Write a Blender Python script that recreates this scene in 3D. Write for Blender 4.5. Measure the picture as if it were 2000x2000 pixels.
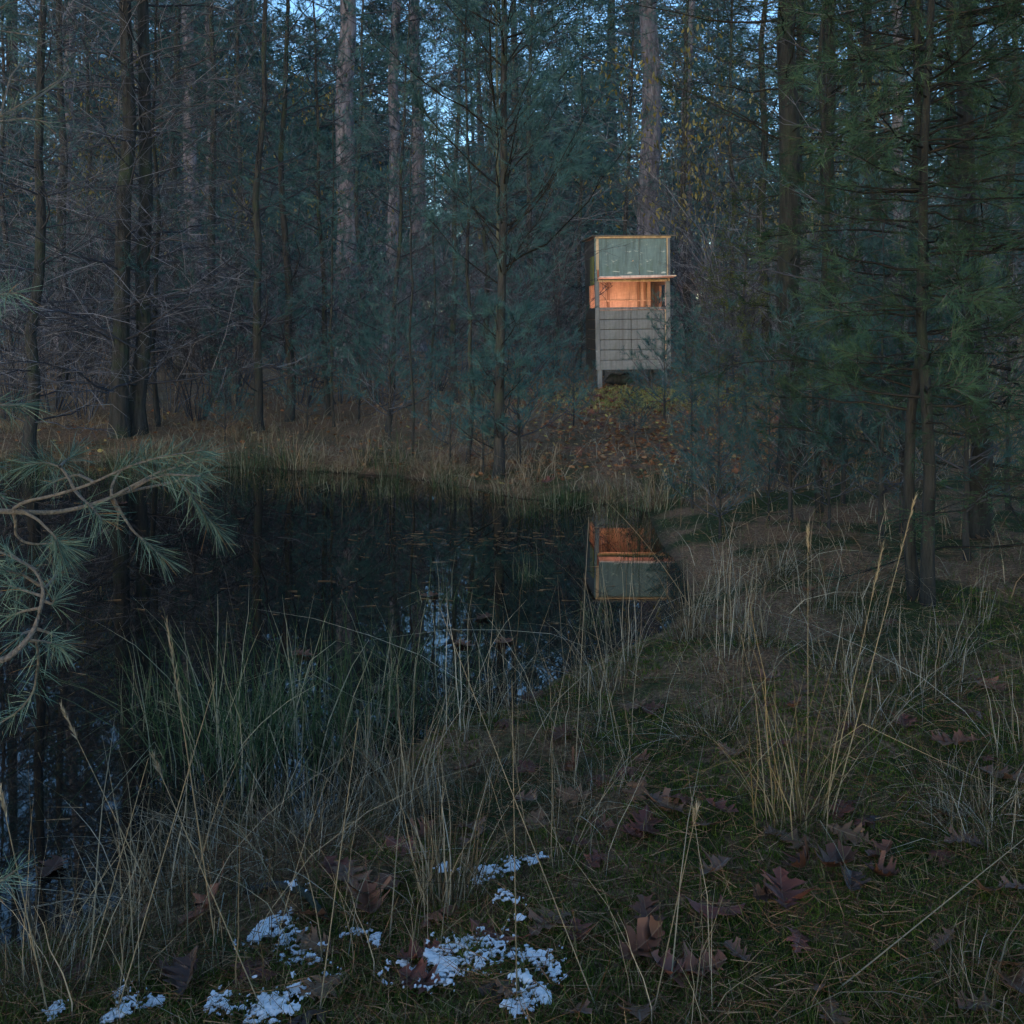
import bpy, bmesh, math
import numpy as np
from mathutils import Vector, Matrix

R = math.radians
scene = bpy.context.scene
for o in list(bpy.data.objects):
    bpy.data.objects.remove(o)
col = scene.collection

# ------------------------------------------------------------------ camera
EYE, FPX, HOR = 1.57, 2000.0, 624.0          # eye height over the water, focal length and horizon of the 2000 px picture
cam = bpy.data.cameras.new('camera')
cam.sensor_width = 36.0
cam.lens = 36.0
cam.shift_y = (HOR - 1000.0) / 2000.0
cam.clip_end = 2000.0
cam_ob = bpy.data.objects.new('camera', cam)
cam_ob.location = (0, 0, EYE)
cam_ob.rotation_euler = (R(90), 0, 0)
col.objects.link(cam_ob)
scene.camera = cam_ob

# ------------------------------------------------------------------ dusk sky, weak soft sun, exposure
SUN_EL, SUN_ROT = R(9.0), R(205.0)
world = bpy.data.worlds.new('World')
scene.world = world
world.use_nodes = True
wn = world.node_tree
wn.nodes.clear()
sky = wn.nodes.new('ShaderNodeTexSky')
sky.sky_type = 'NISHITA'
sky.sun_disc = False
sky.sun_elevation = SUN_EL
sky.sun_rotation = SUN_ROT
sky.air_density = 1.0
sky.dust_density = 0.6
sky.ozone_density = 3.5
bg = wn.nodes.new('ShaderNodeBackground')
bg.inputs['Strength'].default_value = 0.10
wo = wn.nodes.new('ShaderNodeOutputWorld')
wn.links.new(sky.outputs[0], bg.inputs[0])
wn.links.new(bg.outputs[0], wo.inputs[0])

sun = bpy.data.lights.new('sun', 'SUN')
sun.energy = 0.11
sun.angle = R(40)
sun.color = (1.0, 0.93, 0.86)
sun_ob = bpy.data.objects.new('sun', sun)
sd = Vector((math.sin(SUN_ROT) * math.cos(SUN_EL), math.cos(SUN_ROT) * math.cos(SUN_EL), math.sin(SUN_EL)))
sun_ob.rotation_euler = (-sd).to_track_quat('-Z', 'Y').to_euler()
col.objects.link(sun_ob)

vs = scene.view_settings
vs.view_transform = 'Standard'
vs.look = 'None'
vs.exposure = 2.12
vs.gamma = 1.0
vs.use_curve_mapping = False
cy = scene.cycles
cy.max_bounces = 3
cy.use_fast_gi = True
cy.fast_gi_method = 'REPLACE'
cy.ao_bounces_render = 1
world.light_settings.distance = 3.0
cy.diffuse_bounces = 2
cy.glossy_bounces = 2
cy.transmission_bounces = 2
cy.use_adaptive_sampling = True
cy.adaptive_threshold = 0.02
cy.adaptive_min_samples = 24
cy.transparent_max_bounces = 4
cy.use_denoising = True
cy.sample_clamp_indirect = 4.0

# ------------------------------------------------------------------ mesh helpers
def norm(v):
    return v / np.maximum(np.linalg.norm(v, axis=-1, keepdims=True), 1e-9)

class MB:
    """collects triangles, with one random number for each piece"""
    def __init__(self):
        self.V, self.F, self.A, self.n = [], [], [], 0
    def add(self, V, F, A):
        V = np.asarray(V, np.float32).reshape(-1, 3)
        self.V.append(V)
        self.F.append(np.asarray(F, np.int64).reshape(-1, 3) + self.n)
        self.A.append(np.broadcast_to(np.asarray(A, np.float32), (len(V),)))
        self.n += len(V)
    def tubes(self, P, Rr, sides=3, rnd=None):
        n, K, _ = P.shape
        T = np.gradient(P, axis=1)
        T = norm(T)
        ref = np.where(np.abs(T[..., 2:3]) > 0.9, np.array([1.0, 0.05, 0]), np.array([0.03, 0, 1.0]))
        n1 = norm(np.cross(T, ref))
        n2 = np.cross(T, n1)
        a = np.arange(sides) * 2 * np.pi / sides
        V = P[:, :, None] + Rr[:, :, None, None] * (n1[:, :, None] * np.cos(a)[:, None] + n2[:, :, None] * np.sin(a)[:, None])
        k = np.arange(K - 1)[:, None]; s = np.arange(sides)[None]
        s2 = (s + 1) % sides
        q = [(k * sides + s), (k * sides + s2), ((k + 1) * sides + s2), ((k + 1) * sides + s)]
        f = np.stack([np.stack([q[0], q[1], q[2]], -1), np.stack([q[0], q[2], q[3]], -1)], 2).reshape(-1, 3)
        F = (f[None] + (np.arange(n) * K * sides)[:, None, None]).reshape(-1, 3)
        rnd = np.zeros(n) if rnd is None else rnd
        self.add(V, F, np.repeat(rnd, K * sides))
    def needles(self, B, D, L, W, rng, rnd):
        n = len(B)
        S = norm(np.cross(D, rng.normal(size=(n, 3)))) * (W * 0.5)[:, None]
        V = np.stack([B - S, B + S, B + D * L[:, None]], 1)
        self.add(V, np.arange(n * 3).reshape(-1, 3), np.repeat(rnd, 3))
    def ribbons(self, P, S, W, rnd):
        """P n,K,3 centre lines; S n,3 side vectors; W n,K widths"""
        n, K, _ = P.shape
        off = S[:, None] * (W * 0.5)[..., None]
        V = np.stack([P - off, P + off], 2)
        k = np.arange(K - 1)[:, None]
        f = np.concatenate([np.concatenate([2 * k, 2 * k + 1, 2 * k + 3], 1), np.concatenate([2 * k, 2 * k + 3, 2 * k + 2], 1)])
        F = (f[None] + (np.arange(n) * K * 2)[:, None, None]).reshape(-1, 3)
        self.add(V, F, np.repeat(rnd, K * 2))
    def mesh(self, name, m, smooth=True):
        V = np.concatenate(self.V); F = np.concatenate(self.F); A = np.concatenate(self.A)
        me = bpy.data.meshes.new(name)
        me.vertices.add(len(V)); me.vertices.foreach_set('co', V.astype(np.float32).ravel())
        me.loops.add(len(F) * 3); me.loops.foreach_set('vertex_index', F.astype(np.int32).ravel())
        me.polygons.add(len(F))
        me.polygons.foreach_set('loop_start', np.arange(0, len(F) * 3, 3, dtype=np.int32))
        me.polygons.foreach_set('loop_total', np.full(len(F), 3, np.int32))
        me.polygons.foreach_set('use_smooth', np.full(len(F), smooth, bool))
        at = me.attributes.new('rnd', 'FLOAT', 'POINT')
        at.data.foreach_set('value', A.astype(np.float32))
        me.materials.append(m)
        me.update(calc_edges=True)
        return me

def ob(name, me, parent=None, loc=(0, 0, 0), rot=(0, 0, 0), sc=1.0):
    o = bpy.data.objects.new(name, me)
    o.location = loc; o.rotation_euler = rot
    o.scale = (sc, sc, sc) if not hasattr(sc, '__len__') else sc
    if parent is not None:
        o.parent = parent
    col.objects.link(o)
    return o

def tag(o, label, cat, group=None, kind=None):
    if label: o['label'] = label
    if cat: o['category'] = cat
    if group: o['group'] = group
    if kind: o['kind'] = kind
    return o

RANK = ['first', 'second', 'third', 'fourth', 'fifth', 'sixth', 'seventh', 'eighth', 'ninth', 'tenth', 'eleventh', 'twelfth',
        'thirteenth', 'fourteenth', 'fifteenth', 'sixteenth', 'seventeenth', 'eighteenth', 'nineteenth', 'twentieth']
TENS = {2: 'twenty', 3: 'thirty', 4: 'forty', 5: 'fifty', 6: 'sixty', 7: 'seventy', 8: 'eighty', 9: 'ninety'}
def rank(i):
    if i < 20: return RANK[i]
    n = i + 1; t, u = divmod(n, 10)
    if t > 9: return 'number %d' % n
    return (TENS[t][:-1] + 'ieth') if u == 0 else TENS[t] + '-' + RANK[u - 1]

# ------------------------------------------------------------------ materials
def mat(name):
    m = bpy.data.materials.new(name); m.use_nodes = True
    nt = m.node_tree
    b = nt.nodes['Principled BSDF']
    return m, nt, b
def N(nt, t, **kw):
    n = nt.nodes.new(t)
    for k, v in kw.items():
        setattr(n, k, v)
    return n
def ramp(nt, fac, stops):
    r = N(nt, 'ShaderNodeValToRGB')
    el = r.color_ramp.elements
    while len(el) < len(stops): el.new(0.5)
    for e, (p, c) in zip(el, stops):
        e.position = p; e.color = (*c, 1)
    nt.links.new(fac, r.inputs[0])
    return r.outputs[0]
def noise(nt, scale, detail=4, rough=0.6, coord='Object', vec=None, stretch=None):
    n = N(nt, 'ShaderNodeTexNoise')
    n.inputs['Scale'].default_value = scale; n.inputs['Detail'].default_value = detail; n.inputs['Roughness'].default_value = rough
    tc = N(nt, 'ShaderNodeTexCoord')
    src = tc.outputs[coord]
    if stretch:
        mp = N(nt, 'ShaderNodeMapping'); mp.inputs['Scale'].default_value = stretch
        nt.links.new(src, mp.inputs[0]); src = mp.outputs[0]
    nt.links.new(src, n.inputs['Vector'])
    return n.outputs[0]
def mixc(nt, fac, a, b, mode='MIX'):
    m = N(nt, 'ShaderNodeMix', data_type='RGBA', blend_type=mode)
    for s, v in ((m.inputs[0], fac), (m.inputs[6], a), (m.inputs[7], b)):
        if isinstance(v, (int, float)): s.default_value = v
        elif isinstance(v, tuple): s.default_value = (*v, 1)
        else: nt.links.new(v, s)
    return m.outputs[2]
def bump(nt, b, h, strength, dist=0.01):
    bp = N(nt, 'ShaderNodeBump')
    bp.inputs['Strength'].default_value = strength; bp.inputs['Distance'].default_value = dist
    nt.links.new(h, bp.inputs['Height']); nt.links.new(bp.outputs[0], b.inputs['Normal'])

def leafy(name, stops, rough=None, trans=0.25, objvar=0.35):
    """thin leaves, needles and blades: colour runs over the pieces' own random number; some light passes through"""
    m, nt, b = mat(name)
    at = N(nt, 'ShaderNodeAttribute', attribute_name='rnd')
    c = ramp(nt, at.outputs['Fac'], stops)
    oi = N(nt, 'ShaderNodeObjectInfo')
    hv = N(nt, 'ShaderNodeHueSaturation')
    mr = N(nt, 'ShaderNodeMapRange'); mr.inputs[3].default_value = 1 - objvar; mr.inputs[4].default_value = 1 + objvar
    nt.links.new(oi.outputs['Random'], mr.inputs[0]); nt.links.new(mr.outputs[0], hv.inputs['Value'])
    nt.links.new(c, hv.inputs['Color'])
    c = hv.outputs[0]
    if rough is None:
        nt.nodes.remove(b)
        b = N(nt, 'ShaderNodeBsdfDiffuse')
        nt.links.new(c, b.inputs['Color'])
        nt.links.new(b.outputs[0], nt.nodes['Material Output'].inputs[0])
    else:
        nt.links.new(c, b.inputs['Base Color'])
        b.inputs['Roughness'].default_value = rough
        b.inputs['Specular IOR Level'].default_value = 0.35
    if trans:
        tr = N(nt, 'ShaderNodeBsdfTranslucent'); mx = N(nt, 'ShaderNodeMixShader')
        mx.inputs[0].default_value = trans
        nt.links.new(c, tr.inputs[0]); nt.links.new(b.outputs[0], mx.inputs[1]); nt.links.new(tr.outputs[0], mx.inputs[2])
        nt.links.new(mx.outputs[0], nt.nodes['Material Output'].inputs[0])
    return m

M = {}
M['needle'] = leafy('pine_needles', [(0, (.085, .060, .040)), (.05, (.026, .062, .062)), (.55, (.052, .122, .122)), (1, (.098, .175, .160))])
M['needle_near'] = leafy('near_pine_needles', [(0, (.16, .10, .05)), (.035, (.15, .10, .05)), (.06, (.050, .10, .078)), (.6, (.10, .165, .13)), (1, (.19, .25, .185))])
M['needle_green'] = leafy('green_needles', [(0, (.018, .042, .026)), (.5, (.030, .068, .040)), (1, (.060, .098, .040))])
M['needle_spruce'] = leafy('yellowish_spruce_needles', [(0, (.040, .065, .030)), (.6, (.085, .115, .035)), (1, (.15, .14, .04))])
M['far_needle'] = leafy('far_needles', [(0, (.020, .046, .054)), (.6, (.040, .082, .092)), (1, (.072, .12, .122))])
M['yellow_leaf'] = leafy('yellow_leaves', [(0, (.10, .09, .03)), (.6, (.22, .19, .06)), (1, (.32, .30, .15))], trans=.5)
M['dead_needle'] = leafy('dead_needles', [(0, (.07, .045, .04)), (1, (.16, .10, .08))])
M['straw'] = leafy('dry_grass', [(0, (.045, .035, .022)), (.45, (.120, .092, .055)), (.8, (.28, .235, .155)), (1, (.44, .41, .32))], objvar=.18)
M['straw_gold'] = leafy('golden_grass', [(0, (.10, .08, .035)), (.5, (.24, .17, .075)), (1, (.38, .31, .19))], objvar=.1)
M['straw_far'] = leafy('far_bank_grass', [(0, (.10, .062, .036)), (.5, (.26, .175, .10)), (1, (.44, .36, .24))], objvar=.15)
M['sedge'] = leafy('green_rush', [(0, (.024, .046, .022)), (.5, (.052, .090, .040)), (.70, (.13, .14, .075)), (1, (.34, .31, .21))], objvar=.12)
M['short'] = leafy('short_grass', [(0, (.030, .050, .012)), (.45, (.078, .104, .026)), (.72, (.155, .135, .052)), (1, (.34, .26, .13))], objvar=0)
M['hide_lit_grass'] = leafy('grass_with_painted_light', [(0, (.16, .17, .04)), (.5, (.33, .31, .08)), (1, (.55, .46, .19))], objvar=0)  # bright yellow tone puts the lit ground by the hide into the colour
M['moss'] = leafy('moss_sprigs', [(0, (.030, .052, .010)), (.6, (.085, .125, .022)), (1, (.18, .22, .042))], objvar=0)
M['litter'] = leafy('fallen_needles', [(0, (.07, .034, .018)), (.6, (.17, .088, .046)), (1, (.34, .22, .12))], objvar=0, trans=.1)
M['oak'] = leafy('oak_leaf_brown', [(0, (.20, .115, .07)), (.05, (.105, .040, .020)), (.5, (.135, .052, .027)), (1, (.19, .078, .038))], rough=.5, trans=.12, objvar=.4)
M['oak_red'] = leafy('oak_leaf_maroon', [(0, (.16, .085, .06)), (.05, (.105, .032, .020)), (.5, (.14, .044, .026)), (1, (.18, .062, .036))], rough=.45, trans=.12, objvar=.35)
M['oak_tan'] = leafy('oak_leaf_tan', [(0, (.22, .14, .08)), (.05, (.125, .062, .030)), (1, (.18, .092, .046))], rough=.6, trans=.12, objvar=.3)
M['oak_dark'] = leafy('oak_leaf_rotten', [(0, (.08, .05, .035)), (.05, (.040, .022, .015)), (1, (.065, .034, .022))], rough=.4, trans=.05, objvar=.3)
M['oak_pale'] = leafy('oak_leaf_pale_underside', [(0, (.22, .15, .11)), (.05, (.13, .064, .038)), (1, (.18, .092, .052))], rough=.45, trans=.12, objvar=.3)

def bark(name, c0, c1, moss, scale, strength, stretch=(1, 1, .18), mossf=.5):
    m, nt, b = mat(name)
    n1 = noise(nt, scale, 5, .65, stretch=stretch)
    n2 = noise(nt, 3.0, 3, .6)
    c = ramp(nt, n1, [(.32, c0), (.66, c1)])
    f = ramp(nt, n2, [(mossf, (0, 0, 0)), (mossf + .18, (1, 1, 1))])
    c = mixc(nt, f, c, moss)
    nt.links.new(c, b.inputs['Base Color'])
    b.inputs['Roughness'].default_value = .9
    b.inputs['Specular IOR Level'].default_value = .2
    bump(nt, b, n1, strength, .03)
    return m
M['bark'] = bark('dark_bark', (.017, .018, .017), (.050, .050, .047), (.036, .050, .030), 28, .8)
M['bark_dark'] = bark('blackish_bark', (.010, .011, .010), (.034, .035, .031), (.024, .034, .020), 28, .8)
M['bark_old'] = bark('grey_plated_bark', (.034, .033, .040), (.19, .18, .205), (.11, .11, .12), 11, 1.0, (1, 1, .22), .6)
M['bark_pale'] = bark('pale_lichen_bark', (.06, .065, .045), (.14, .145, .10), (.12, .13, .06), 20, .5)
M['bark_mid'] = bark('olive_young_bark', (.020, .021, .018), (.060, .060, .048), (.050, .058, .034), 24, .6)
M['twig'] = leafy('bare_twigs', [(0, (.036, .039, .046)), (.6, (.088, .092, .104)), (1, (.20, .208, .23))], trans=0, objvar=.2)
M['twig_dark'] = leafy('dark_twigs', [(0, (.020, .020, .018)), (.6, (.045, .043, .038)), (1, (.11, .105, .092))], trans=0, objvar=.2)
M['needle_soft'] = leafy('soft_green_needles', [(0, (.025, .055, .036)), (.5, (.045, .090, .055)), (1, (.085, .125, .058))])
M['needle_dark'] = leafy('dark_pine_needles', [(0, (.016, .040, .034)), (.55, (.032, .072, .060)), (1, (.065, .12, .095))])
M['twig_near'] = bark('scaly_pine_twig_bark', (.15, .13, .105), (.36, .32, .27), (.26, .24, .19), 130, 1.0, (1, 1, 1), .55)

# snow
m, nt, b = mat('snow')
b.inputs['Base Color'].default_value = (.66, .66, .66, 1); b.inputs['Roughness'].default_value = .7
bump(nt, b, noise(nt, 260, 3), .35, .002)
b.inputs['Subsurface Weight'].default_value = 0
M['snow'] = m

# water: dark peaty pond, nearly still
m, nt, b = mat('pond_water')
b.inputs['Base Color'].default_value = (.0035, .0045, .0045, 1)
b.inputs['Roughness'].default_value = .012
b.inputs['IOR'].default_value = 1.65
bump(nt, b, noise(nt, 2.2, 2, .5, stretch=(1, .45, 1)), .018, .02)
M['water'] = m

# ------------------------------------------------------------------ terrain
def W(px, py):                     # a point of the water plane
    d = FPX * EYE / (py - HOR)
    return ((px - 1000) / FPX * d, d)
POND = np.array([W(*p) for p in [
    (-150, 905), (120, 903), (330, 908), (560, 918), (760, 930), (900, 952), (1000, 972), (1120, 985), (1200, 985), (1262, 1003),
    (1290, 1060), (1335, 1120), (1350, 1180), (1290, 1235), (1180, 1285), (1080, 1330), (1000, 1390), (860, 1420), (770, 1480),
    (705, 1580), (640, 1625), (540, 1615), (430, 1625), (330, 1690), (210, 1790), (90, 1850), (0, 1875)]]
    + [(-1.9, 2.45), (-3.4, 2.8), (-5.6, 3.6), (-8.0, 5.6), (-9.4, 8.2), (-9.0, 10.4), (-7.3, 11.3)])

def pond_sd(x, y):
    """signed distance to the shore: positive on land"""
    p = np.stack([np.asarray(x, float).ravel(), np.asarray(y, float).ravel()], -1)
    a = POND; b = np.roll(POND, -1, 0)
    best = np.full(len(p), 1e9); inside = np.zeros(len(p), bool)
    for i in range(len(a)):
        e = b[i] - a[i]; w = p - a[i]
        t = np.clip((w @ e) / (e @ e), 0, 1)
        best = np.minimum(best, np.hypot(*(w - t[:, None] * e).T))
        c = ((a[i, 1] <= p[:, 1]) != (b[i, 1] <= p[:, 1]))
        with np.errstate(divide='ignore', invalid='ignore'):
            xi = a[i, 0] + (p[:, 1] - a[i, 1]) / (e[1] if abs(e[1]) > 1e-12 else 1e-12) * e[0]
        inside ^= c & (p[:, 0] < xi)
    return np.where(inside, -best, best).reshape(np.shape(x))

_tab = np.random.default_rng(5).random((256, 256))
def vnoise(x, y):
    xi = np.floor(x).astype(int); yi = np.floor(y).astype(int)
    fx = x - xi; fy = y - yi
    fx = fx * fx * (3 - 2 * fx); fy = fy * fy * (3 - 2 * fy)
    g = lambda i, j: _tab[i % 256, j % 256]
    return (g(xi, yi) * (1 - fx) + g(xi + 1, yi) * fx) * (1 - fy) + (g(xi, yi + 1) * (1 - fx) + g(xi + 1, yi + 1) * fx) * fy - .5

def H(x, y):
    x = np.asarray(x, float); y = np.asarray(y, float)
    s = pond_sd(x, y)
    sp = np.maximum(s, 0)
    near = .25 * (1 - np.exp(-sp / .42)) + .008 * np.minimum(sp, 20)
    far = .10 * (1 - np.exp(-sp / .35)) + .052 * np.minimum(sp, 7) + .034 * np.clip(sp - 7, 0, 45)
    w = np.clip((y - 4.5) / 4.5, 0, 1); w = w * w * (3 - 2 * w)
    land = near * (1 - w) + far * w
    bumps = .10 * vnoise(x * 1.1, y * 1.1) + .06 * vnoise(x * 3.1 + 9, y * 3.1) + .022 * vnoise(x * 9, y * 9 + 4)
    land = land + bumps * np.clip(sp / .5, 0, 1) * .75 + .012 * vnoise(x * 22, y * 22) * np.clip(sp / .2, 0, 1)
    bed = -.65 * (1 - np.exp(np.minimum(s, 0) / .8))
    return np.where(s > 0, land, bed)
def h1(x, y): return float(H(np.array([x]), np.array([y]))[0])

def G(px, py):
    """where the line of sight through that point of the photograph meets the ground"""
    ds = np.linspace(1.5, 40, 4000)
    xs = (px - 1000) / FPX * ds
    zs = np.maximum(H(xs, ds), 0)
    ray = EYE - (py - HOR) / FPX * ds
    i = int(np.argmax(ray <= zs))
    return float(xs[i]), float(ds[i]), float(zs[i])

def axis(lo, hi, fine_lo, fine_hi, step, grow):
    a = list(np.arange(fine_lo, fine_hi, step))
    s, v = step, a[-1]
    while v < hi: s *= grow; v += s; a.append(v)
    s, v = step, a[0]
    while v > lo: s *= grow; v -= s; a.insert(0, v)
    return np.array(a)
gx = axis(-160, 160, -2.6, 3.2, .045, 1.06)
gy = axis(-40, 260, 1.6, 6.2, .045, 1.055)
X, Y = np.meshgrid(gx, gy)
Z = H(X, Y)
nx, ny = len(gx), len(gy)
idx = np.arange(nx * ny).reshape(ny, nx)
q = np.stack([idx[:-1, :-1], idx[:-1, 1:], idx[1:, 1:], idx[1:, :-1]], -1).reshape(-1, 4)
mb = MB()
mb.add(np.stack([X, Y, Z], -1), np.concatenate([q[:, [0, 1, 2]], q[:, [0, 2, 3]]]), 0)

m, nt, b = mat('forest_floor')
n1 = noise(nt, 1.6, 5, .65); n2 = noise(nt, 7, 5, .7); n3 = noise(nt, 60, 4, .7)
litter = ramp(nt, n3, [(.3, (.065, .033, .018)), (.5, (.19, .100, .052)), (.72, (.36, .22, .12))])
moss = ramp(nt, n3, [(.3, (.013, .021, .006)), (.55, (.038, .052, .013)), (.75, (.075, .084, .026))])
fm = ramp(nt, n1, [(.44, (0, 0, 0)), (.56, (1, 1, 1))])
geo = N(nt, 'ShaderNodeNewGeometry'); sep = N(nt, 'ShaderNodeSeparateXYZ'); nt.links.new(geo.outputs['Position'], sep.inputs[0])
fy = N(nt, 'ShaderNodeMapRange'); fy.inputs[1].default_value = 8.0; fy.inputs[2].default_value = 13; fy.inputs[3].default_value = 1; fy.inputs[4].default_value = .25
nt.links.new(sep.outputs[1], fy.inputs[0])
mu = N(nt, 'ShaderNodeMath', operation='MULTIPLY'); nt.links.new(fm, mu.inputs[0]); nt.links.new(fy.outputs[0], mu.inputs[1])
c = mixc(nt, mu.outputs[0], litter, moss)
mud = N(nt, 'ShaderNodeMapRange'); mud.inputs[1].default_value = -.02; mud.inputs[2].default_value = .035; mud.inputs[3].default_value = 1; mud.inputs[4].default_value = 0
nt.links.new(sep.outputs[2], mud.inputs[0])
c = mixc(nt, mud.outputs[0], c, (.030, .024, .016))
nt.links.new(c, b.inputs['Base Color']); b.inputs['Roughness'].default_value = .95; b.inputs['Specular IOR Level'].default_value = .15
bump(nt, b, n3, .9, .02)
M['ground'] = m
g_ob = tag(ob('ground', mb.mesh('ground', m)), None, None, kind='structure')
g_ob['label'] = 'mossy leaf-strewn forest floor around the pond'

mb = MB()
wx = np.linspace(-12, 3.2, 24); wy = np.linspace(1.2, 13, 24)
X, Y = np.meshgrid(wx, wy); idx = np.arange(24 * 24).reshape(24, 24)
q = np.stack([idx[:-1, :-1], idx[:-1, 1:], idx[1:, 1:], idx[1:, :-1]], -1).reshape(-1, 4)
mb.add(np.stack([X, Y, X * 0], -1), np.concatenate([q[:, [0, 1, 2]], q[:, [0, 2, 3]]]), 0)
w_ob = tag(ob('water', mb.mesh('water', M['water'])), None, None, kind='structure')
w_ob['label'] = 'still black pond water mirroring the forest'

# ------------------------------------------------------------------ the hide
def painted(name, base, dark, scuff=None, grain=(1, 1, 14), amount=.62):
    m, nt, b = mat(name)
    n1 = noise(nt, 9, 6, .75, stretch=(1, 1, 5)); n2 = noise(nt, 6.0, 5, .7, stretch=(2.2, 1, .35))
    c = mixc(nt, ramp(nt, n1, [(.3, (0, 0, 0)), (.7, (1, 1, 1))]), dark, base)
    c = mixc(nt, ramp(nt, n2, [(.40, (0, 0, 0)), (.68, (.9, .9, .9))]), c, tuple(v * .42 for v in base))
    c = mixc(nt, ramp(nt, noise(nt, 2.3, 6, .75), [(.52, (0, 0, 0)), (.75, (.45, .45, .45))]), c, (base[0] * .55, base[1] * .66, base[2] * .38))
    if scuff:
        n3 = noise(nt, 7.0, 6, .72, stretch=(.55, 1, 3.0))
        c = mixc(nt, ramp(nt, n3, [(amount, (0, 0, 0)), (amount + .05, (1, 1, 1))]), c, scuff)
    nt.links.new(c, b.inputs['Base Color']); b.inputs['Roughness'].default_value = .7
    bump(nt, b, noise(nt, 40, 4, .6, stretch=(.12, 1, 1)), .25, .004)
    return m
M['grey_paint'] = painted('grey_green_painted_boards', (.185, .20, .205), (.125, .138, .145), (.34, .36, .37), amount=.64)
M['teal_paint'] = painted('worn_teal_plywood', (.165, .24, .23), (.115, .185, .18), (.50, .53, .46), amount=.595)
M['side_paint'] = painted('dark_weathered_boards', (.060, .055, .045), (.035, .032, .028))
M['bare_wood'] = painted('bare_tan_timber', (.66, .50, .32), (.50, .36, .21), (.26, .20, .12), amount=.60)
M['pink_wood'] = painted('pinkish_shutter_timber', (.78, .60, .52), (.62, .45, .38))
M['ply'] = painted('interior_plywood', (.52, .37, .26), (.36, .24, .16), (.62, .47, .34), amount=.62)
M['batten'] = painted('shade_toned_batten_timber', (.26, .16, .10), (.17, .10, .06))  # darker tone stands in for shading the frontal lamp does not give
M['moss_board'] = painted('mossy_yellow_board', (.20, .22, .055), (.11, .12, .035))
M['roof_felt'] = painted('roof_sheet', (.20, .17, .12), (.12, .10, .08))
m, nt, b = mat('dark_metal'); b.inputs['Base Color'].default_value = (.05, .05, .05, 1); b.inputs['Roughness'].default_value = .5; M['metal'] = m

U = .001612
HX, HY = 1.952, 16.4
hz = 1.57 - (759 - HOR) / FPX * HY
hide = bpy.data.objects.new('raised_wooden_hide', None)
hide.location = (HX, HY, hz); hide.rotation_euler = (0, R(-.7), R(3.4))
col.objects.link(hide)
tag(hide, 'tall grey-green wooden wildlife hide on short legs, lit orange inside its open window', 'hide')
def bx(name, x0, x1, y0, y1, z0, z1, mt, parent=hide, bev=.004, rot=None):
    bm = bmesh.new()
    bmesh.ops.create_cube(bm, size=1)
    c = Vector(((x0 + x1) / 2, (y0 + y1) / 2, (z0 + z1) / 2))
    for v in bm.verts:
        v.co = Vector((v.co.x * (x1 - x0), v.co.y * (y1 - y0), v.co.z * (z1 - z0)))
    bmesh.ops.bevel(bm, geom=list(bm.edges), offset=bev, segments=1, affect='EDGES')
    me = bpy.data.meshes.new(name); bm.to_mesh(me); bm.free(); me.materials.append(M[mt])
    o = bpy.data.objects.new(name, me); o.location = c
    if rot: o.rotation_euler = rot
    o.parent = parent; col.objects.link(o)
    return o
zz = lambda p: (1725 - p) * U
xx = lambda p: (p - 804) * U
D = 1.22
xl, xr = xx(428), xx(1180)
# legs and corner posts
for (x, y) in ((xx(447), .012), (xx(1096), .012), (xx(447), D - .09), (xx(1096), D - .09)):
    bx('leg', x, x + .072, y, y + .072, -.18, zz(1537), 'grey_paint' if y < .5 else 'side_paint')
for (x0, x1) in ((xl, xx(470)), (xx(1134), xr)):
    bx('corner_post', x0, x1, -.012, .055, zz(1535), zz(660), 'grey_paint')
    bx('corner_post', x0, x1, D - .06, D + .006, zz(1535), zz(215), 'side_paint')
bx('corner_post', xl + .001, xx(452), .004, .05, zz(658), zz(222), 'teal_paint')
bx('corner_post', xx(1160), xr - .001, .004, .05, zz(658), zz(222), 'bare_wood')
# front boards, two to a row, the lowest in one length
rows = [(942, 1033.5), (1036.5, 1133.5), (1136.5, 1235.5), (1238.5, 1336.5), (1339.5, 1439)]
for i, (a, c_) in enumerate(rows):
    off = .0025 * (i % 2)
    bx('front_plank', xx(471.5), xx(782), off, .03, zz(c_) + .0015, zz(a) - .0015, 'grey_paint')
    bx('front_plank', xx(787.5), xx(1124), .0035 - off, .03, zz(c_) + .0015, zz(a) - .0015, 'grey_paint')
bx('front_plank', xx(471.5), xx(1132), -.006, .03, zz(1535), zz(1442), 'grey_paint')
bx('front_plank', xx(471.5), xx(1132), .034, .05, zz(1530), zz(944), 'side_paint')['label'] = 'dark backing added behind the front boards to darken their gaps'  # dark sheet added behind the boards so their gaps read dark
bx('window_sill', xx(471.5), xx(783), -.022, .075, zz(940), zz(916), 'grey_paint')
bx('window_sill', xx(787), xx(1131), -.022, .075, zz(940), zz(916), 'grey_paint')
bx('cover_strip', xx(1127.5), xx(1133), -.004, .03, zz(1436), zz(944), 'bare_wood', bev=.001)
# upper panel with its trim
bx('upper_panel', xx(471), xx(872), .008, .03, zz(640), zz(232), 'teal_paint', bev=.002)
bx('upper_panel', xx(875.5), xx(1150), .010, .03, zz(640), zz(232), 'teal_paint', bev=.002)
bx('trim_strip', xx(442), xx(469), -.008, .0035, zz(540), zz(232), 'bare_wood', bev=.002)
bx('trim_strip', xx(1152), xx(1160), -.006, .03, zz(605), zz(232), 'bare_wood', bev=.002)
bx('trim_strip', xx(1163), xx(1184), -.008, .0035, zz(602), zz(232), 'grey_paint', bev=.002)
bx('fascia_board', xx(436), xx(1192), -.018, .03, zz(230), zz(209), 'bare_wood')
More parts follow.
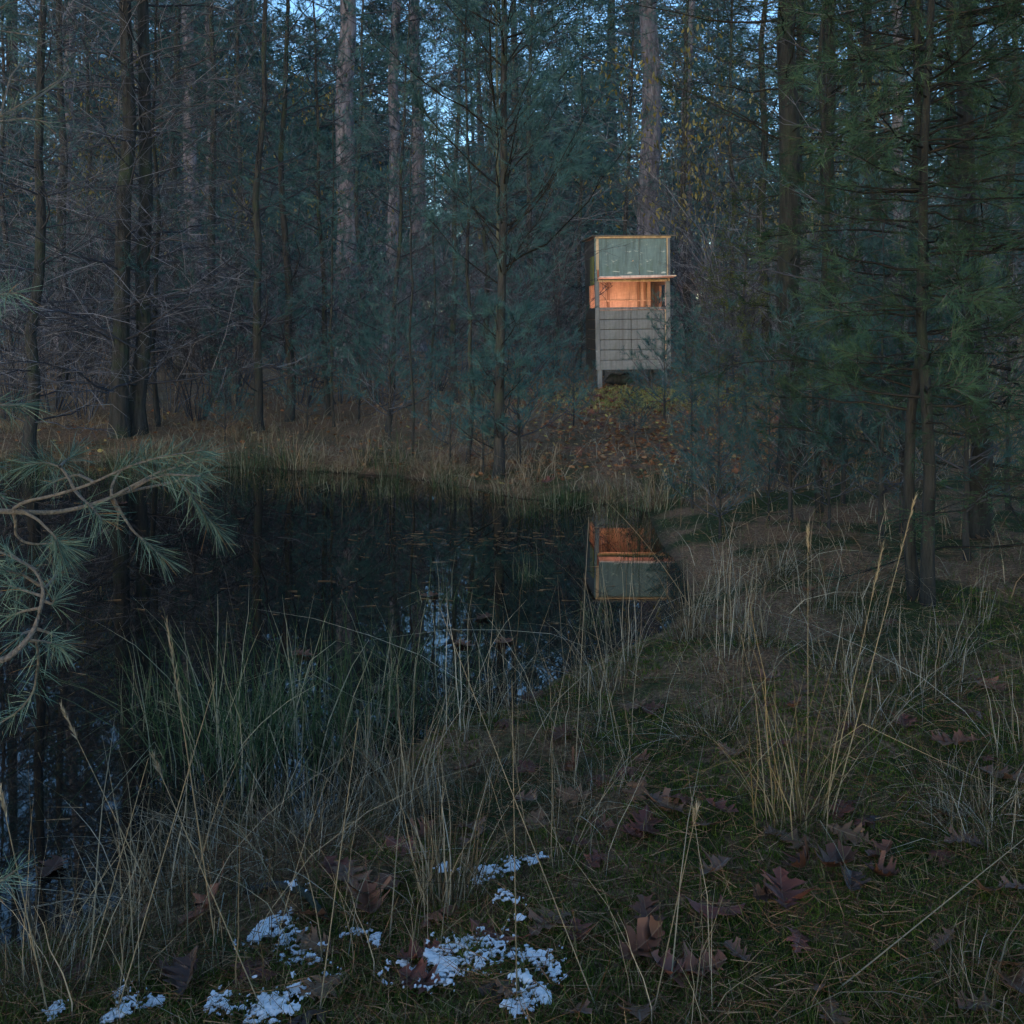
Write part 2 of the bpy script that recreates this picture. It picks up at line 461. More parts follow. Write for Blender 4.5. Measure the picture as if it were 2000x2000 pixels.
# shutter propped out over the window, its bearer, cord and hook
bx('window_shutter', xx(452), xx(1208), -.27, -.016, zz(627), zz(614), 'pink_wood', rot=(R(-3), R(-.5), 0), bev=.003)
bx('shutter_batten', xx(662), xx(1058), -.292, -.272, zz(630), zz(607), 'pink_wood', rot=(0, R(-.5), 0), bev=.003)
bx('window_head', xx(456), xx(1150), -.012, .07, zz(663), zz(642), 'bare_wood')
cu = MB(); cu.tubes(np.array([[[xx(810), -.004, zz(455)], [xx(836), -.10, zz(530)], [xx(862), -.22, zz(612)]]]), np.full((1, 3), .0022), 4)
ob('shutter_cord', cu.mesh('shutter_cord', M['metal']), hide)
bx('hook', xx(804), xx(816), -.006, .006, zz(461), zz(449), 'bare_wood', bev=.001)
# side walls
for s, x0, x1 in ((0, xl + .002, xl + .024), (1, xr - .024, xr - .002)):
    for i, (a, c_) in enumerate([(917, 1035)] + rows[1:] + [(1441.5, 1533)]):
        bx('side_plank', x0 + .002 * (i % 2), x1, .056, D - .061, zz(c_) + .0015, zz(a) - .0015, 'side_paint')
    lx = (x1 + .002, x1 + .010) if s == 0 else (x0 - .010, x0 - .002)
    bx('added_leak_board', lx[0], lx[1], .06, D - .065, zz(1510), zz(919), 'ply', bev=.001)  # unseen lining, added to keep lamp light from leaking between side planks
    bx('side_panel', x0, x1, .056, D - .061, zz(689), zz(222), 'side_paint')
    bx('side_panel', x0, x1, .76, D - .061, zz(916), zz(690), 'side_paint')
    bx('window_post', x0 + .003, x1 + .012, .70, .757, zz(916), zz(690), 'batten')
bx('mossy_board', xl - .014, xl + .001, .10, .46, zz(688), zz(400), 'moss_board')
# back wall: plywood sheets with battens, floor, ceiling, roof
bk = D - .03
for a, c_ in ((470, 664), (666, 985), (987, 1130)):
    bx('back_panel', xx(a), xx(c_), bk, bk + .02, zz(1520), zz(225), 'ply', bev=.002)
for a in (660, 985, 1052):
    bx('wall_batten', xx(a), xx(a + 26), bk - .03, bk - .002, zz(1500), zz(230), 'batten', bev=.003)
bx('wall_batten', xx(472), xx(1128), bk - .045, bk - .031, zz(846), zz(832), 'ply', bev=.003)
bx('floor_deck', xx(472), xx(1128), .055, D - .065, zz(1533), zz(1515), 'side_paint')
bx('ceiling_panel', xx(472), xx(1128), .055, D - .065, zz(228), zz(216), 'ply')
bx('roof', xx(402), xx(1236), -.055, D + .10, zz(207), zz(196), 'roof_felt', rot=(R(.8), 0, 0), bev=.003)
# the lamp that lights it from inside
lamp = bpy.data.lights.new('hide_lamp', 'POINT')
lamp.energy = 9.5; lamp.color = (1.0, .47, .35); lamp.shadow_soft_size = .10
lo = bpy.data.objects.new('hide_lamp', lamp); lo.location = (xx(700), .40, zz(970)); lo.parent = hide
col.objects.link(lo)

# ------------------------------------------------------------------ conifers
def curves(S, Dr, L, K, bend, wig, rng):
    t = np.linspace(0, 1, K)
    P = S[:, None] + Dr[:, None] * (L[:, None] * t)[..., None] + bend[:, None] * (L[:, None] * t ** 2)[..., None]
    w = np.cumsum(rng.normal(size=(len(S), K, 3)), 1); w -= w[:, :1]
    return P + w * (L * wig)[:, None, None] / math.sqrt(K)

def at_t(P, i, t):
    K = P.shape[1]
    f = t * (K - 1); k = np.minimum(f.astype(int), K - 2); f = (f - k)[:, None]
    a, b = P[i, k], P[i, k + 1]
    return a * (1 - f) + b * f, norm(b - a)

def trunk_mb(rng, Ht, r0, sides=10, K=16, lean=.02, flare=1.5, P=None):
    t = np.linspace(0, 1, K) ** 1.15
    if P is None:
        w = np.cumsum(rng.normal(size=(K, 2)), 0) * lean * Ht / K
        P = np.stack([w[:, 0] - w[0, 0], w[:, 1] - w[0, 1], t * Ht - .25], -1)
    r = r0 * (1 - .88 * t ** .9) * (1 + (flare - 1) * np.exp(-t * Ht / .22))
    mb = MB(); mb.tubes(P[None], r[None], sides)
    return mb, P

def conifer(seed, Ht, r0, z0, dz, nb, Lf, ef, live, tw=7.0, sub=2, nn=20, nl=.09, nw=.0028, up=.25, droop_dead=-.15, mode='tuft',
            z1=None, sides=10, dead_keep=1.0, twl=.34, jit=.35, lean=.05):
    """whorled conifer: trunk, bare wood of the branches, needles"""
    rng = np.random.default_rng(seed)
    tmb, TP = trunk_mb(rng, Ht, r0, sides, lean=lean)
    zs, S, Dr, L, lv, bend = [], [], [], [], [], []
    z = z0; a0 = rng.random() * 6.28
    while z < (z1 or Ht * .97):
        k = max(2, int(round(nb + rng.normal() * .8)))
        a0 += 1.1
        for j in range(k):
            a = a0 + j * 6.283 / k + rng.normal() * .25
            zb = z + rng.normal() * dz * jit * .4
            li = Lf(zb / Ht) * (.65 + .6 * rng.random())
            isl = rng.random() < live(zb)
            if not isl:
                if rng.random() > dead_keep: continue
                li *= .85
            e = ef(zb / Ht) + rng.normal() * .13
            d = np.array([math.cos(a) * math.cos(e), math.sin(a) * math.cos(e), math.sin(e)])
            c = [np.interp(zb, TP[:, 2], TP[:, 0]), np.interp(zb, TP[:, 2], TP[:, 1]), zb]
            S.append(c); Dr.append(d); L.append(li); lv.append(isl)
            bend.append([rng.normal() * .08, rng.normal() * .08, (up if isl else (droop_dead if rng.random() < .5 else up * .8)) * (.6 + .8 * rng.random())])
        z += dz * (.75 + .5 * rng.random())
    S, Dr, L, lv, bend = map(np.array, (S, Dr, L, lv, bend))
    n = len(S)
    BP = curves(S, Dr, L, 7, bend, .05, rng)
    tt = np.linspace(0, 1, 7)
    br = (.0038 + .0052 * L)[:, None] * (1 - .8 * tt)[None]
    bmb = MB(); bmb.tubes(BP, br, 4, rng.random(n) * .4)
    # twigs
    cnt = np.maximum((L * tw).astype(int), 2)
    bi = np.repeat(np.arange(n), cnt); t = .16 + .82 * rng.random(len(bi)) ** .8
    p, d = at_t(BP, bi, t)
    sidev = norm(np.cross(d, np.array([0, 0, 1.0])))
    sg = np.where(rng.random(len(bi)) < .5, -1, 1)[:, None]
    an = (.55 + .5 * rng.random(len(bi)))[:, None]
    td = norm(d * np.cos(an) + sidev * sg * np.sin(an) + np.array([0, 0, 1]) * (rng.normal(size=(len(bi), 1)) * .28 + .08))
    TL = L[bi] * twl * (1.08 - .75 * t) * (.5 + rng.random(len(bi))) + .05
    TPn = curves(p, td, TL, 3, np.stack([rng.normal(size=len(bi)) * .12, rng.normal(size=len(bi)) * .12, np.where(lv[bi], up * .7, rng.normal(size=len(bi)) * .3)], -1), .05, rng)
    bmb.tubes(TPn, (.0020 + .0024 * TL)[:, None] * np.array([1, .75, .35]), 3, rng.random(len(bi)))
    # twiglets
    si = np.repeat(np.arange(len(bi)), sub)
    t2 = .25 + .7 * rng.random(len(si))
    p2, d2 = at_t(TPn, si, t2)
    d2 = norm(d2 + rng.normal(size=d2.shape) * .55)
    L2 = TL[si] * .5 * (.4 + .9 * rng.random(len(si))) + .03
    SP = curves(p2, d2, L2, 3, rng.normal(size=d2.shape) * .15, .04, rng)
    bmb.needles(SP[:, 0], norm(SP[:, 2] - SP[:, 0]), np.linalg.norm(SP[:, 2] - SP[:, 0], axis=1), np.full(len(si), .0042), rng, rng.random(len(si)))
    # needles
    cmb = MB()
    lb = lv[bi]; ls = lb[si]
    E = np.concatenate([TPn[lb][:, -1], SP[ls][:, -1], BP[lv][:, -1]])
    ED = norm(np.concatenate([TPn[lb][:, -1] - TPn[lb][:, -2], SP[ls][:, -1] - SP[ls][:, -2], BP[lv][:, -1] - BP[lv][:, -2]]))
    EL = np.concatenate([TL[lb], L2[ls], L[lv] * .2])
    if len(E):
        k = np.repeat(np.arange(len(E)), nn)
        u = rng.random(len(k))
        if mode == 'tuft':
            back = (u ** 1.4) * np.minimum(EL[k] * .75, nl * 1.5)
            B = E[k] - ED[k] * back[:, None]
            nd = norm(ED[k] + norm(rng.normal(size=(len(k), 3))) * (.45 + .5 * rng.random(len(k)))[:, None])
        else:
            back = u * EL[k] * .95
            B = E[k] - ED[k] * back[:, None]
            sv = norm(np.cross(ED[k], np.array([0, 0, 1.0]))) * np.where(rng.random(len(k)) < .5, -1, 1)[:, None]
            nd = norm(ED[k] * .7 + sv + rng.normal(size=(len(k), 3)) * .25)
        ln = nl * (.6 + .55 * rng.random(len(k)))
        tuft = rng.random(len(E)) * .6
        cmb.needles(B, nd, ln, np.full(len(k), nw), rng, np.clip(tuft[k] + rng.random(len(k)) * .4, 0, 1))
    return tmb, bmb, cmb

class Kind:
    def __init__(self, name, parts): self.name, self.parts = name, parts
def make_kind(name, gen, tm='bark', bm_='twig', cm='needle'):
    t, b_, c = gen
    ps = [('trunk', t.mesh(name + '_trunk', M[tm])), ('branches', b_.mesh(name + '_branches', M[bm_]))]
    if c.n: ps.append(('crown', c.mesh(name + '_crown', M[cm], smooth=False)))
    return Kind(name, ps)
def plant(kind, x, y, rz, sc, label, cat='tree', group=None, name='pine_tree', tilt=(0, 0), sink=0.0):
    e = bpy.data.objects.new(name, None)
    j = math.sin(x * 12.9 + y * 78.2) * .028
    e.location = (x, y, h1(x, y) - sink); e.rotation_euler = (tilt[0], tilt[1] + (j if cat == 'tree' and y > 10 and tilt == (0, 0) else 0), rz); e.scale = (sc, sc, sc)
    col.objects.link(e); tag(e, label, cat, group)
    for pn, me in kind.parts:
        o = bpy.data.objects.new(pn, me); o.parent = e; col.objects.link(o)
    return e

K = {}
# the slender pine in the middle of the picture, needles from the knee up
K['hero'] = make_kind('hero', conifer(11, 9.0, .054, .35, .5, 5.4, lambda t: (1.35 if t > .17 else .5) * (1 - .45 * t), lambda t: .52 + .25 * t, lambda z: .85,
                                       tw=10, sub=3, nn=28, nl=.10, nw=.0034, up=.22, lean=.02), tm='bark', bm_='twig_dark')
K['young1'] = make_kind('young1', conifer(21, 8.5, .06, .5, .6, 4.6, lambda t: 1.5 * (1 - .5 * t), lambda t: .30 + .3 * t, lambda z: .75,
                                          tw=7, sub=2, nn=26, nl=.095, nw=.0038, up=.2))
K['young2'] = make_kind('young2', conifer(22, 7.5, .05, .4, .55, 4.4, lambda t: 1.35 * (1 - .5 * t), lambda t: .25 + .3 * t, lambda z: .8,
                                          tw=7, sub=2, nn=26, nl=.095, nw=.0038, up=.2))
K['bare1'] = make_kind('bare1', conifer(31, 13, .10, .55, .42, 4.8, lambda t: 1.9 * (1 - .4 * t), lambda t: .30 + .2 * t, lambda z: .04 if z < 3.5 else (.18 if z < 5.5 else .75),
                                        tw=9, sub=3, nn=14, nl=.095, nw=.0034, up=.25, twl=.45))
K['bare2'] = make_kind('bare2', conifer(32, 12, .085, .5, .42, 4.6, lambda t: 1.8 * (1 - .4 * t), lambda t: .22 + .25 * t, lambda z: .06 if z < 3.5 else (.22 if z < 5.5 else .75),
                                        tw=9, sub=3, nn=14, nl=.095, nw=.0034, up=.3, twl=.45))
K['old1'] = make_kind('old1', conifer(41, 22, .27, 4.2, .75, 4, lambda t: 3.6 * (1.05 - .75 * t), lambda t: .05 + .35 * t, lambda z: .12 if z < 7 else .9, z1=15.5,
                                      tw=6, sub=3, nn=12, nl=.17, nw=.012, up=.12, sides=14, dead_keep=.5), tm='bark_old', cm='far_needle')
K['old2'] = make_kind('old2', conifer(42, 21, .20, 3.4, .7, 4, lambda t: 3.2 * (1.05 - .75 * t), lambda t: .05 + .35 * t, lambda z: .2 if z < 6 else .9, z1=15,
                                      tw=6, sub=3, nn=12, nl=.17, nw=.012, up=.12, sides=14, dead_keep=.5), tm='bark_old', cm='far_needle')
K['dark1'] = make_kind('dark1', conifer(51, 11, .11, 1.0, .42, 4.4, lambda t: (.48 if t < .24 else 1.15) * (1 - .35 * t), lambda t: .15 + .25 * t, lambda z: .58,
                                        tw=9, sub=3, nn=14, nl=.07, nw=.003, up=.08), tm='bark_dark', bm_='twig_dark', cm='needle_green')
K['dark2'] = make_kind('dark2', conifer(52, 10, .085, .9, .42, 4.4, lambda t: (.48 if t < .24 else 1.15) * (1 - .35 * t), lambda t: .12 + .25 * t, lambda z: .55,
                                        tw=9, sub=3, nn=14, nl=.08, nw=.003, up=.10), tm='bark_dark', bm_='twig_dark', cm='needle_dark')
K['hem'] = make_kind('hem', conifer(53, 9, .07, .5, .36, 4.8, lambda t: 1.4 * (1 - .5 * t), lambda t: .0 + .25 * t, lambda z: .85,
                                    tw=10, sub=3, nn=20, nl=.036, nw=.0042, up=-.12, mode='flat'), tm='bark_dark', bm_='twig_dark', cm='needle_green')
K['twin'] = make_kind('twin', conifer(54, 5.2, .030, .85, .24, 4.2, lambda t: (.48 if t < .4 else .6) * (1.1 - .3 * t), lambda t: .0 + .3 * t, lambda z: .93,
                                      tw=11, sub=3, nn=24, nl=.065, nw=.0021, up=.02, sides=9), tm='bark_dark', bm_='twig_dark', cm='needle_soft')
K['spr'] = make_kind('spr', conifer(61, 3.1, .026, .35, .2, 5, lambda t: .78 * (1.05 - .9 * t), lambda t: .12 + .4 * t, lambda z: .72,
                                    tw=14, sub=3, nn=16, nl=.030, nw=.0045, up=.1, mode='flat', sides=7), cm='needle_spruce')
K['sap1'] = make_kind('sap1', conifer(71, 1.5, .020, .25, .22, 4.4, lambda t: .55 * (1.05 - .7 * t), lambda t: .4 + .3 * t, lambda z: .85,
                                      tw=13, sub=2, nn=20, nl=.075, nw=.003, up=.35, sides=7))
K['sap2'] = make_kind('sap2', conifer(72, 2.2, .020, .3, .26, 4.2, lambda t: .60 * (1.05 - .7 * t), lambda t: .35 + .3 * t, lambda z: .8,
                                      tw=12, sub=2, nn=20, nl=.085, nw=.003, up=.3, sides=7))
K['slim'] = make_kind('slim', conifer(73, 6.5, .028, .9, .5, 3.4, lambda t: .85 * (1 - .5 * t), lambda t: .3 + .3 * t, lambda z: .45,
                                      tw=8, sub=2, nn=16, nl=.09, nw=.003, up=.2, sides=7, lean=.05))

K['slimpale'] = Kind('slimpale', [('trunk', K['slim'].parts[0][1].copy())] + K['slim'].parts[1:])
K['slimpale'].parts[0][1].materials[0] = M['bark_pale']
K['slimdark'] = Kind('slimdark', [('trunk', K['slim'].parts[0][1].copy())] + K['slim'].parts[1:])
K['slimdark'].parts[0][1].materials[0] = M['bark_dark']

def bare_shrub(seed, Ht, n):
    rng = np.random.default_rng(seed)
    a = rng.random(n) * 6.28; e = 1.05 + .4 * rng.random(n)
    S = np.stack([np.cos(a) * .08, np.sin(a) * .08, np.full(n, -.05)], -1)
    Dr = np.stack([np.cos(a) * np.cos(e), np.sin(a) * np.cos(e), np.sin(e)], -1)
    L = Ht * (.55 + .5 * rng.random(n))
    P = curves(S, Dr, L, 7, np.stack([np.cos(a) * .2, np.sin(a) * .2, np.full(n, -.12)], -1), .06, rng)
    smb = MB(); smb.tubes(P, (.010 * np.ones(n))[:, None] * np.linspace(1, .3, 7), 4, rng.random(n) * .5)
    bmb = MB()
    bi = np.repeat(np.arange(n), 14); t = .2 + .8 * rng.random(len(bi))
    p, d = at_t(P, bi, t); d = norm(d + rng.normal(size=d.shape) * .5)
    TL = L[bi] * .3 * (.4 + .8 * rng.random(len(bi)))
    T = curves(p, d, TL, 4, rng.normal(size=d.shape) * .15, .06, rng)
    bmb.tubes(T, np.full((len(bi), 4), .0034) * np.array([1.2, 1, .7, .4]), 3, rng.random(len(bi)))
    si = np.repeat(np.arange(len(bi)), 4)
    p, d = at_t(T, si, .2 + .8 * rng.random(len(si))); d = norm(d + rng.normal(size=d.shape) * .5)
    bmb.needles(p, d, TL[si] * .5, np.full(len(si), .006), rng, rng.random(len(si)))
    return Kind('shrub', [('stems', smb.mesh('shrub_stems', M['twig'])), ('twigs', bmb.mesh('shrub_twigs', M['twig']))])
K['shrub1'] = bare_shrub(81, 3.4, 13)
K['shrub2'] = bare_shrub(82, 2.6, 15)

def yellow_shrub(seed, Ht, n, nleaf):
    rng = np.random.default_rng(seed)
    k = bare_shrub(seed, Ht, n)
    a = rng.random(nleaf) * 6.28; r = Ht * .42 * rng.random(nleaf) ** .5; z = Ht * (.45 + .55 * rng.random(nleaf))
    cl = (rng.random(nleaf) * 26).astype(int); cc = np.stack([np.cos(a) * r, np.sin(a) * r, z], -1)[:26]
    B = cc[cl] + rng.normal(size=(nleaf, 3)) * .22
    Dn = norm(rng.normal(size=(nleaf, 3)) * .5 + np.array([0, 0, -1.0]))
    Sd = norm(np.cross(Dn, rng.normal(size=(nleaf, 3))))
    Lf = .06 + .05 * rng.random(nleaf)
    P = B[:, None] + Dn[:, None] * (Lf[:, None] * np.linspace(0, 1, 4))[..., None]
    lm = MB(); lm.ribbons(P, Sd, Lf[:, None] * np.array([.08, .38, .34, .02]), rng.random(nleaf))
    k.parts.append(('foliage', lm.mesh('yellow_foliage', M['yellow_leaf'])))
    return k
K['yel'] = yellow_shrub(91, 5.2, 10, 620)

def at(px, d): return (px - 1000) / FPX * d, d
rg = np.random.default_rng(3)
TREES = [  # kind, px, d, scale, rot, label, tilt
 ('hero', 972, 9.7, 1.0, .4, 'slender blue-green pine with whorled branches rising from the far shore before the hide', (0, 0)),
 ('slimpale', 962, 11.0, 1.1, 2.0, 'pale lichened stem standing close behind the central whorled pine', (0, .004)),
 ('slim', 915, 10.3, .95, 1.1, 'thin crooked young pine just beside the central whorled pine, towards the pond', (.02, -.05)),
 ('young1', 512, 12.6, 1.05, .2, 'young pine with needled side branches, first tall trunk right of the bare twin pines', (0, .01)),
 ('young2', 562, 13.6, 1.25, 2.2, 'dark-trunked young pine just behind the first needled one', (0, 0)),
 ('bare1', 232, 12.2, 1.08, .1, 'thicker mossy trunk of the bare-twigged twin pines over the pond', (0, -.025)),
 ('bare2', 272, 12.4, 1.2, 1.9, 'straighter trunk of the bare-twigged twin pines over the pond', (0, .018)),
 ('slim', 306, 12.9, 1.3, 4.0, 'thin pole-like pine just right of the bare twin pines', (0, .01)),
 ('bare2', 58, 11.3, .85, 3.1, 'bare-branched pine at the left edge of the far shore', (0, -.02)),
 ('young1', -60, 13.5, 1.1, 3.3, 'needled pine half outside the left edge of the picture', (0, 0)),
 ('bare1', 130, 16.5, .9, 4.6, 'bare grey pine between the left edge pine and the twin pines', (0, 0)),
 ('bare2', 420, 15.5, .9, 5.0, 'bare grey pine between the twin pines and the needled young pine', (0, 0)),
 ('bare1', 350, 18.5, 1.0, 2.7, 'bare pine deep in the thicket behind the twin pines', (0, 0)),
 ('young2', 640, 14.0, .95, 3.9, 'bushy pine with low needled boughs in front of the stout grey trunk', (0, 0)),
 ('young2', 760, 12.4, .80, .7, 'half-grown pine with feathery boughs on the bank left of the central pine', (0, 0)),
 ('slim', 652, 12.8, .75, 5.2, 'wand-thin sapling on the grassy bank under the bushy pine', (0, .03)),
 ('slim', 806, 10.9, .62, .3, 'thin dead-looking sapling at the waterline left of the central pine', (0, 0)),
 ('slim', 838, 12.5, .8, 2.9, 'thin sapling a step behind the one at the waterline', (0, -.01)),
 ('young1', 880, 15.0, .95, 4.4, 'feathery pine filling the gap behind the central pine', (0, 0)),
 ('bare2', 1030, 19.4, .9, 1.2, 'bare twiggy pine close to the left flank of the hide', (0, 0)),
 ('young2', 1130, 20.5, 1.1, .9, 'needled pine behind the left corner of the hide roof', (0, 0)),
 ('bare1', 1345, 20.0, .85, 2.1, 'bare twiggy pine behind the right flank of the hide', (0, 0)),
 ('spr', 1452, 11.8, 1.05, .6, 'yellow-green spruce sapling to the right of the hide', (0, 0)),
 ('spr', 1420, 15.4, .8, 2.6, 'smaller yellowish spruce nestled near the right wall of the hide', (0, 0)),
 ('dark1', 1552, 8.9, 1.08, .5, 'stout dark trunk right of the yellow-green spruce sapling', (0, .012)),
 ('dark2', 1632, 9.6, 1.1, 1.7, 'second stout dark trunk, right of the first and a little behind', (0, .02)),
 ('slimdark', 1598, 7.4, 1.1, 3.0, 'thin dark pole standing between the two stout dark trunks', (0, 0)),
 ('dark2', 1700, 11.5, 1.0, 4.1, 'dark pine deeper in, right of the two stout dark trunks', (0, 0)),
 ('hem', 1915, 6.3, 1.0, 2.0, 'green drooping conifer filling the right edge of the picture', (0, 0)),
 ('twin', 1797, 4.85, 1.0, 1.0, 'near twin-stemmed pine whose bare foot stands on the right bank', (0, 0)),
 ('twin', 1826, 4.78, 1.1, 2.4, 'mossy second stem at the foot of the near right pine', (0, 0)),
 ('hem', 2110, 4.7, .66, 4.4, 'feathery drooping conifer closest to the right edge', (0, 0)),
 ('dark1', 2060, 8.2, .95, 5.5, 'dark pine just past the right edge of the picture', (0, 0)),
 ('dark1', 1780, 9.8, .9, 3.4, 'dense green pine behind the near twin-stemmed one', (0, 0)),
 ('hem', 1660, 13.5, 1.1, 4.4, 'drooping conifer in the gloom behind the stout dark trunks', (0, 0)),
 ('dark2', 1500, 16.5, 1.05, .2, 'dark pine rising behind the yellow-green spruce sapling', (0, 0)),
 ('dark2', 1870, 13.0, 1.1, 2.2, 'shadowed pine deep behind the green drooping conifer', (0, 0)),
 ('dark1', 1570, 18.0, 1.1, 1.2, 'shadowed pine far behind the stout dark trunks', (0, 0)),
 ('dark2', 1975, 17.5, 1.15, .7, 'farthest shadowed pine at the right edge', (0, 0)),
 ('young1', 470, 17.5, 1.1, 1.5, 'feathery pine in the second row behind the needled young pine', (0, 0)),
 ('young2', 330, 20.5, 1.3, 4.2, 'feathery pine in the second row behind the twin pines', (0, 0)),
 ('young2', 705, 17.5, 1.2, 2.4, 'feathery pine hiding the foot of the stout old trunk', (0, 0)),
 ('young1', 955, 15.8, .9, 5.3, 'feathery pine between the central pine and the hide', (0, 0)),
 ('young2', 1215, 21.5, 1.3, 1.0, 'feathery pine showing just above the hide roof', (0, 0)),
 ('young1', 190, 18.5, 1.1, .7, 'feathery pine in the second row left of the twin pines', (0, 0)),
 ('young2', 20, 17.0, 1.2, 3.5, 'feathery pine in the second row at the left edge', (0, 0)),
 ('young1', 1420, 20.0, 1.15, 2.9, 'feathery pine in the second row right of the hide', (0, 0)),
 # old grey trunks behind
 ('old1', 682, 22.5, 1.0, .3, 'stout old pine with grey plated bark, left of the central pine', (0, .02)),
 ('old2', 765, 25.0, .95, 1.3, 'old pine with smooth pale grey trunk right of the stout plated one', (0, 0)),
 ('old1', 812, 26.5, .85, 2.2, 'old grey pine half hidden behind feathery boughs left of the central pine', (0, .01)),
 ('old1', 1262, 22.8, 1.05, 3.1, 'stout old pine with grey plated trunk rising behind the hide roof', (0, .018)),
 ('old2', 378, 24.0, 1.0, 4.0, 'dark old pine against the sky gap above the twin pines', (0, 0)),
 ('old2', 412, 27.0, .8, 5.0, 'slimmer dark old pine right beside the one against the sky gap', (0, 0)),
 ('old2', 1335, 27.0, .9, .9, 'old pine standing behind and right of the hide against bright gaps', (0, 0)),
 ('old1', 1530, 25.0, .8, 1.5, 'old pine whose trunk shows between the stout dark trunks high up', (0, 0)),
 ('old2', 120, 25.5, .95, .6, 'old pine in the bluish gloom near the upper left corner', (0, 0)),
 ('old2', 1760, 24.0, .95, 3.7, 'old pine in the background behind the right thicket', (0, 0)),
 ('old2', 250, 30.0, 1.0, 1.0, 'old pine in the far background behind the twin pines', (0, 0)),
]
for kd, px, d, sc, rz, lab, tl in TREES:
    x, y = at(px, d)
    plant(K[kd], x, y, rz, sc, lab, 'tree', None, 'spruce_tree' if kd == 'spr' else ('hemlock_tree' if kd == 'hem' else 'pine_tree'), tl)
SAPS = [
 ('sap1', 1297, 12.9, .95, .2, 'little dark pine sapling in front of the hide legs'),
 ('sap1', 1350, 11.6, .85, 1.3, 'knee-high pine sapling down the bank from the hide'),
 ('sap2', 1402, 8.3, .72, 2.0, 'bushy pine sapling on the right shore below the spruce'),
 ('sap2', 1352, 8.0, .52, 3.0, 'slim pine sapling leaning over the reflection of the hide'),
 ('sap2', 1500, 7.2, .45, .9, 'pine sapling at the foot of the stout dark trunks'),
 ('sap1', 1015, 10.3, 1.15, 4.0, 'bushy pine sapling at the right foot of the central pine'),
 ('sap2', 945, 9.9, .55, 5.0, 'pine sapling pressed against the foot of the central pine'),
 ('sap1', 760, 11.8, 1.15, .5, 'low feathery sapling on the grassy bank left of the central pine'),
 ('sap2', 700, 13.2, .9, 1.9, 'low needled sapling among dry grass beneath the stout old pine'),
 ('sap2', 600, 12.6, .65, 2.9, 'small sapling in the dry grass right of the needled young pine'),
 ('sap1', 440, 12.0, .6, 3.6, 'small sapling in the dry grass between twin pines and young pine'),
 ('sap2', 1180, 18.5, .9, 4.5, 'needled sapling at the left rear of the hide'),
 ('sap1', 1760, 6.6, 1.1, 1.2, 'dark sapling low behind the near twin-stemmed pine'),
 ('sap2', 1885, 5.7, 1.05, 2.2, 'tall soft sapling right of the near twin-stemmed pine'),
 ('sap2', 1718, 6.3, 1.0, .4, 'soft sapling just left of the near twin-stemmed pine'),
 ('sap1', 1545, 7.0, .95, 3.7, 'bushy sapling in front of the stout dark trunk on the right bank'),
 ('sap1', 1240, 11.2, .45, 2.7, 'tiny sapling on the rusty slope below the hide'),
 ('sap1', 1405, 6.9, .62, .8, 'low bushy sapling on the strip of bank beside the hide reflection'),
 ('sap2', 1650, 7.7, 1.05, 4.1, 'soft sapling filling the gap between the stout dark trunks and the near pine'),
 ('sap2', 1765, 8.6, 1.2, 2.9, 'tall soft sapling in the shade straight behind the near pine foot'),
 ('sap2', 1965, 7.2, 1.15, 1.8, 'tall soft sapling in the shade at the right edge'),
 ('sap1', 1120, 12.6, .7, 1.5, 'tiny sapling on the slope between central pine and hide'),
 ('sap2', 880, 10.4, .6, 3.3, 'sapling at the far waterline just left of the central pine'),
 ('sap2', 1620, 6.6, .6, 5.4, 'dark sapling low between the stout trunks and the near pine'),
]
for kd, px, d, sc, rz, lab in SAPS:
    x, y = at(px, d)
    plant(K[kd], x, y, rz, sc, lab, 'sapling', 'pine saplings around the pond', 'pine_sapling')
shr = [(px, d) for px, d in [(15, 13.6), (105, 14.4), (165, 13.8), (205, 15.6), (335, 14.4), (385, 13.6), (455, 14.6), (585, 15.2), (665, 15.6), (745, 14.6), (850, 16.4), (1085, 18.6), (1480, 15.8), (1700, 14.2), (1890, 11.2), (1760, 12.2), (30, 15), (95, 19), (190, 21), (270, 17), (330, 23), (400, 20), (470, 18), (540, 22), (600, 18), (680, 19), (730, 17),
       (820, 20), (900, 18), (960, 21), (1035, 19.5), (1020, 17), (1120, 22), (1210, 21.5), (1400, 19), (1390, 22), (1440, 17.5), (1530, 22), (1620, 16), (1740, 18), (1850, 16), (1950, 21)]]
for i, (px, d) in enumerate(sorted(shr)):
    x, y = at(px, d)
    plant(K['shrub1' if i % 2 else 'shrub2'], x, y, i * 1.7, .85 + .5 * rg.random(), 'bare grey-brown shrub in the forest undergrowth, %s from the left edge' % rank(i), 'shrub', 'bare shrubs in the undergrowth', 'bare_shrub')
for i, (px, d, sc) in enumerate([(150, 19, 1.2), (300, 20, 1.15), (390, 21, 1.2), (860, 22, 1.2), (1370, 19, 1.15), (1440, 20, 1.25), (1500, 18, 1.0)]):
    x, y = at(px, d)
    plant(K['yel'], x, y, i * 2.1, sc, 'tall shrub still holding yellow leaves, %s of the yellow shrubs from the left' % rank(i), 'shrub', 'yellow-leaved shrubs behind the pines', 'yellow_shrub')

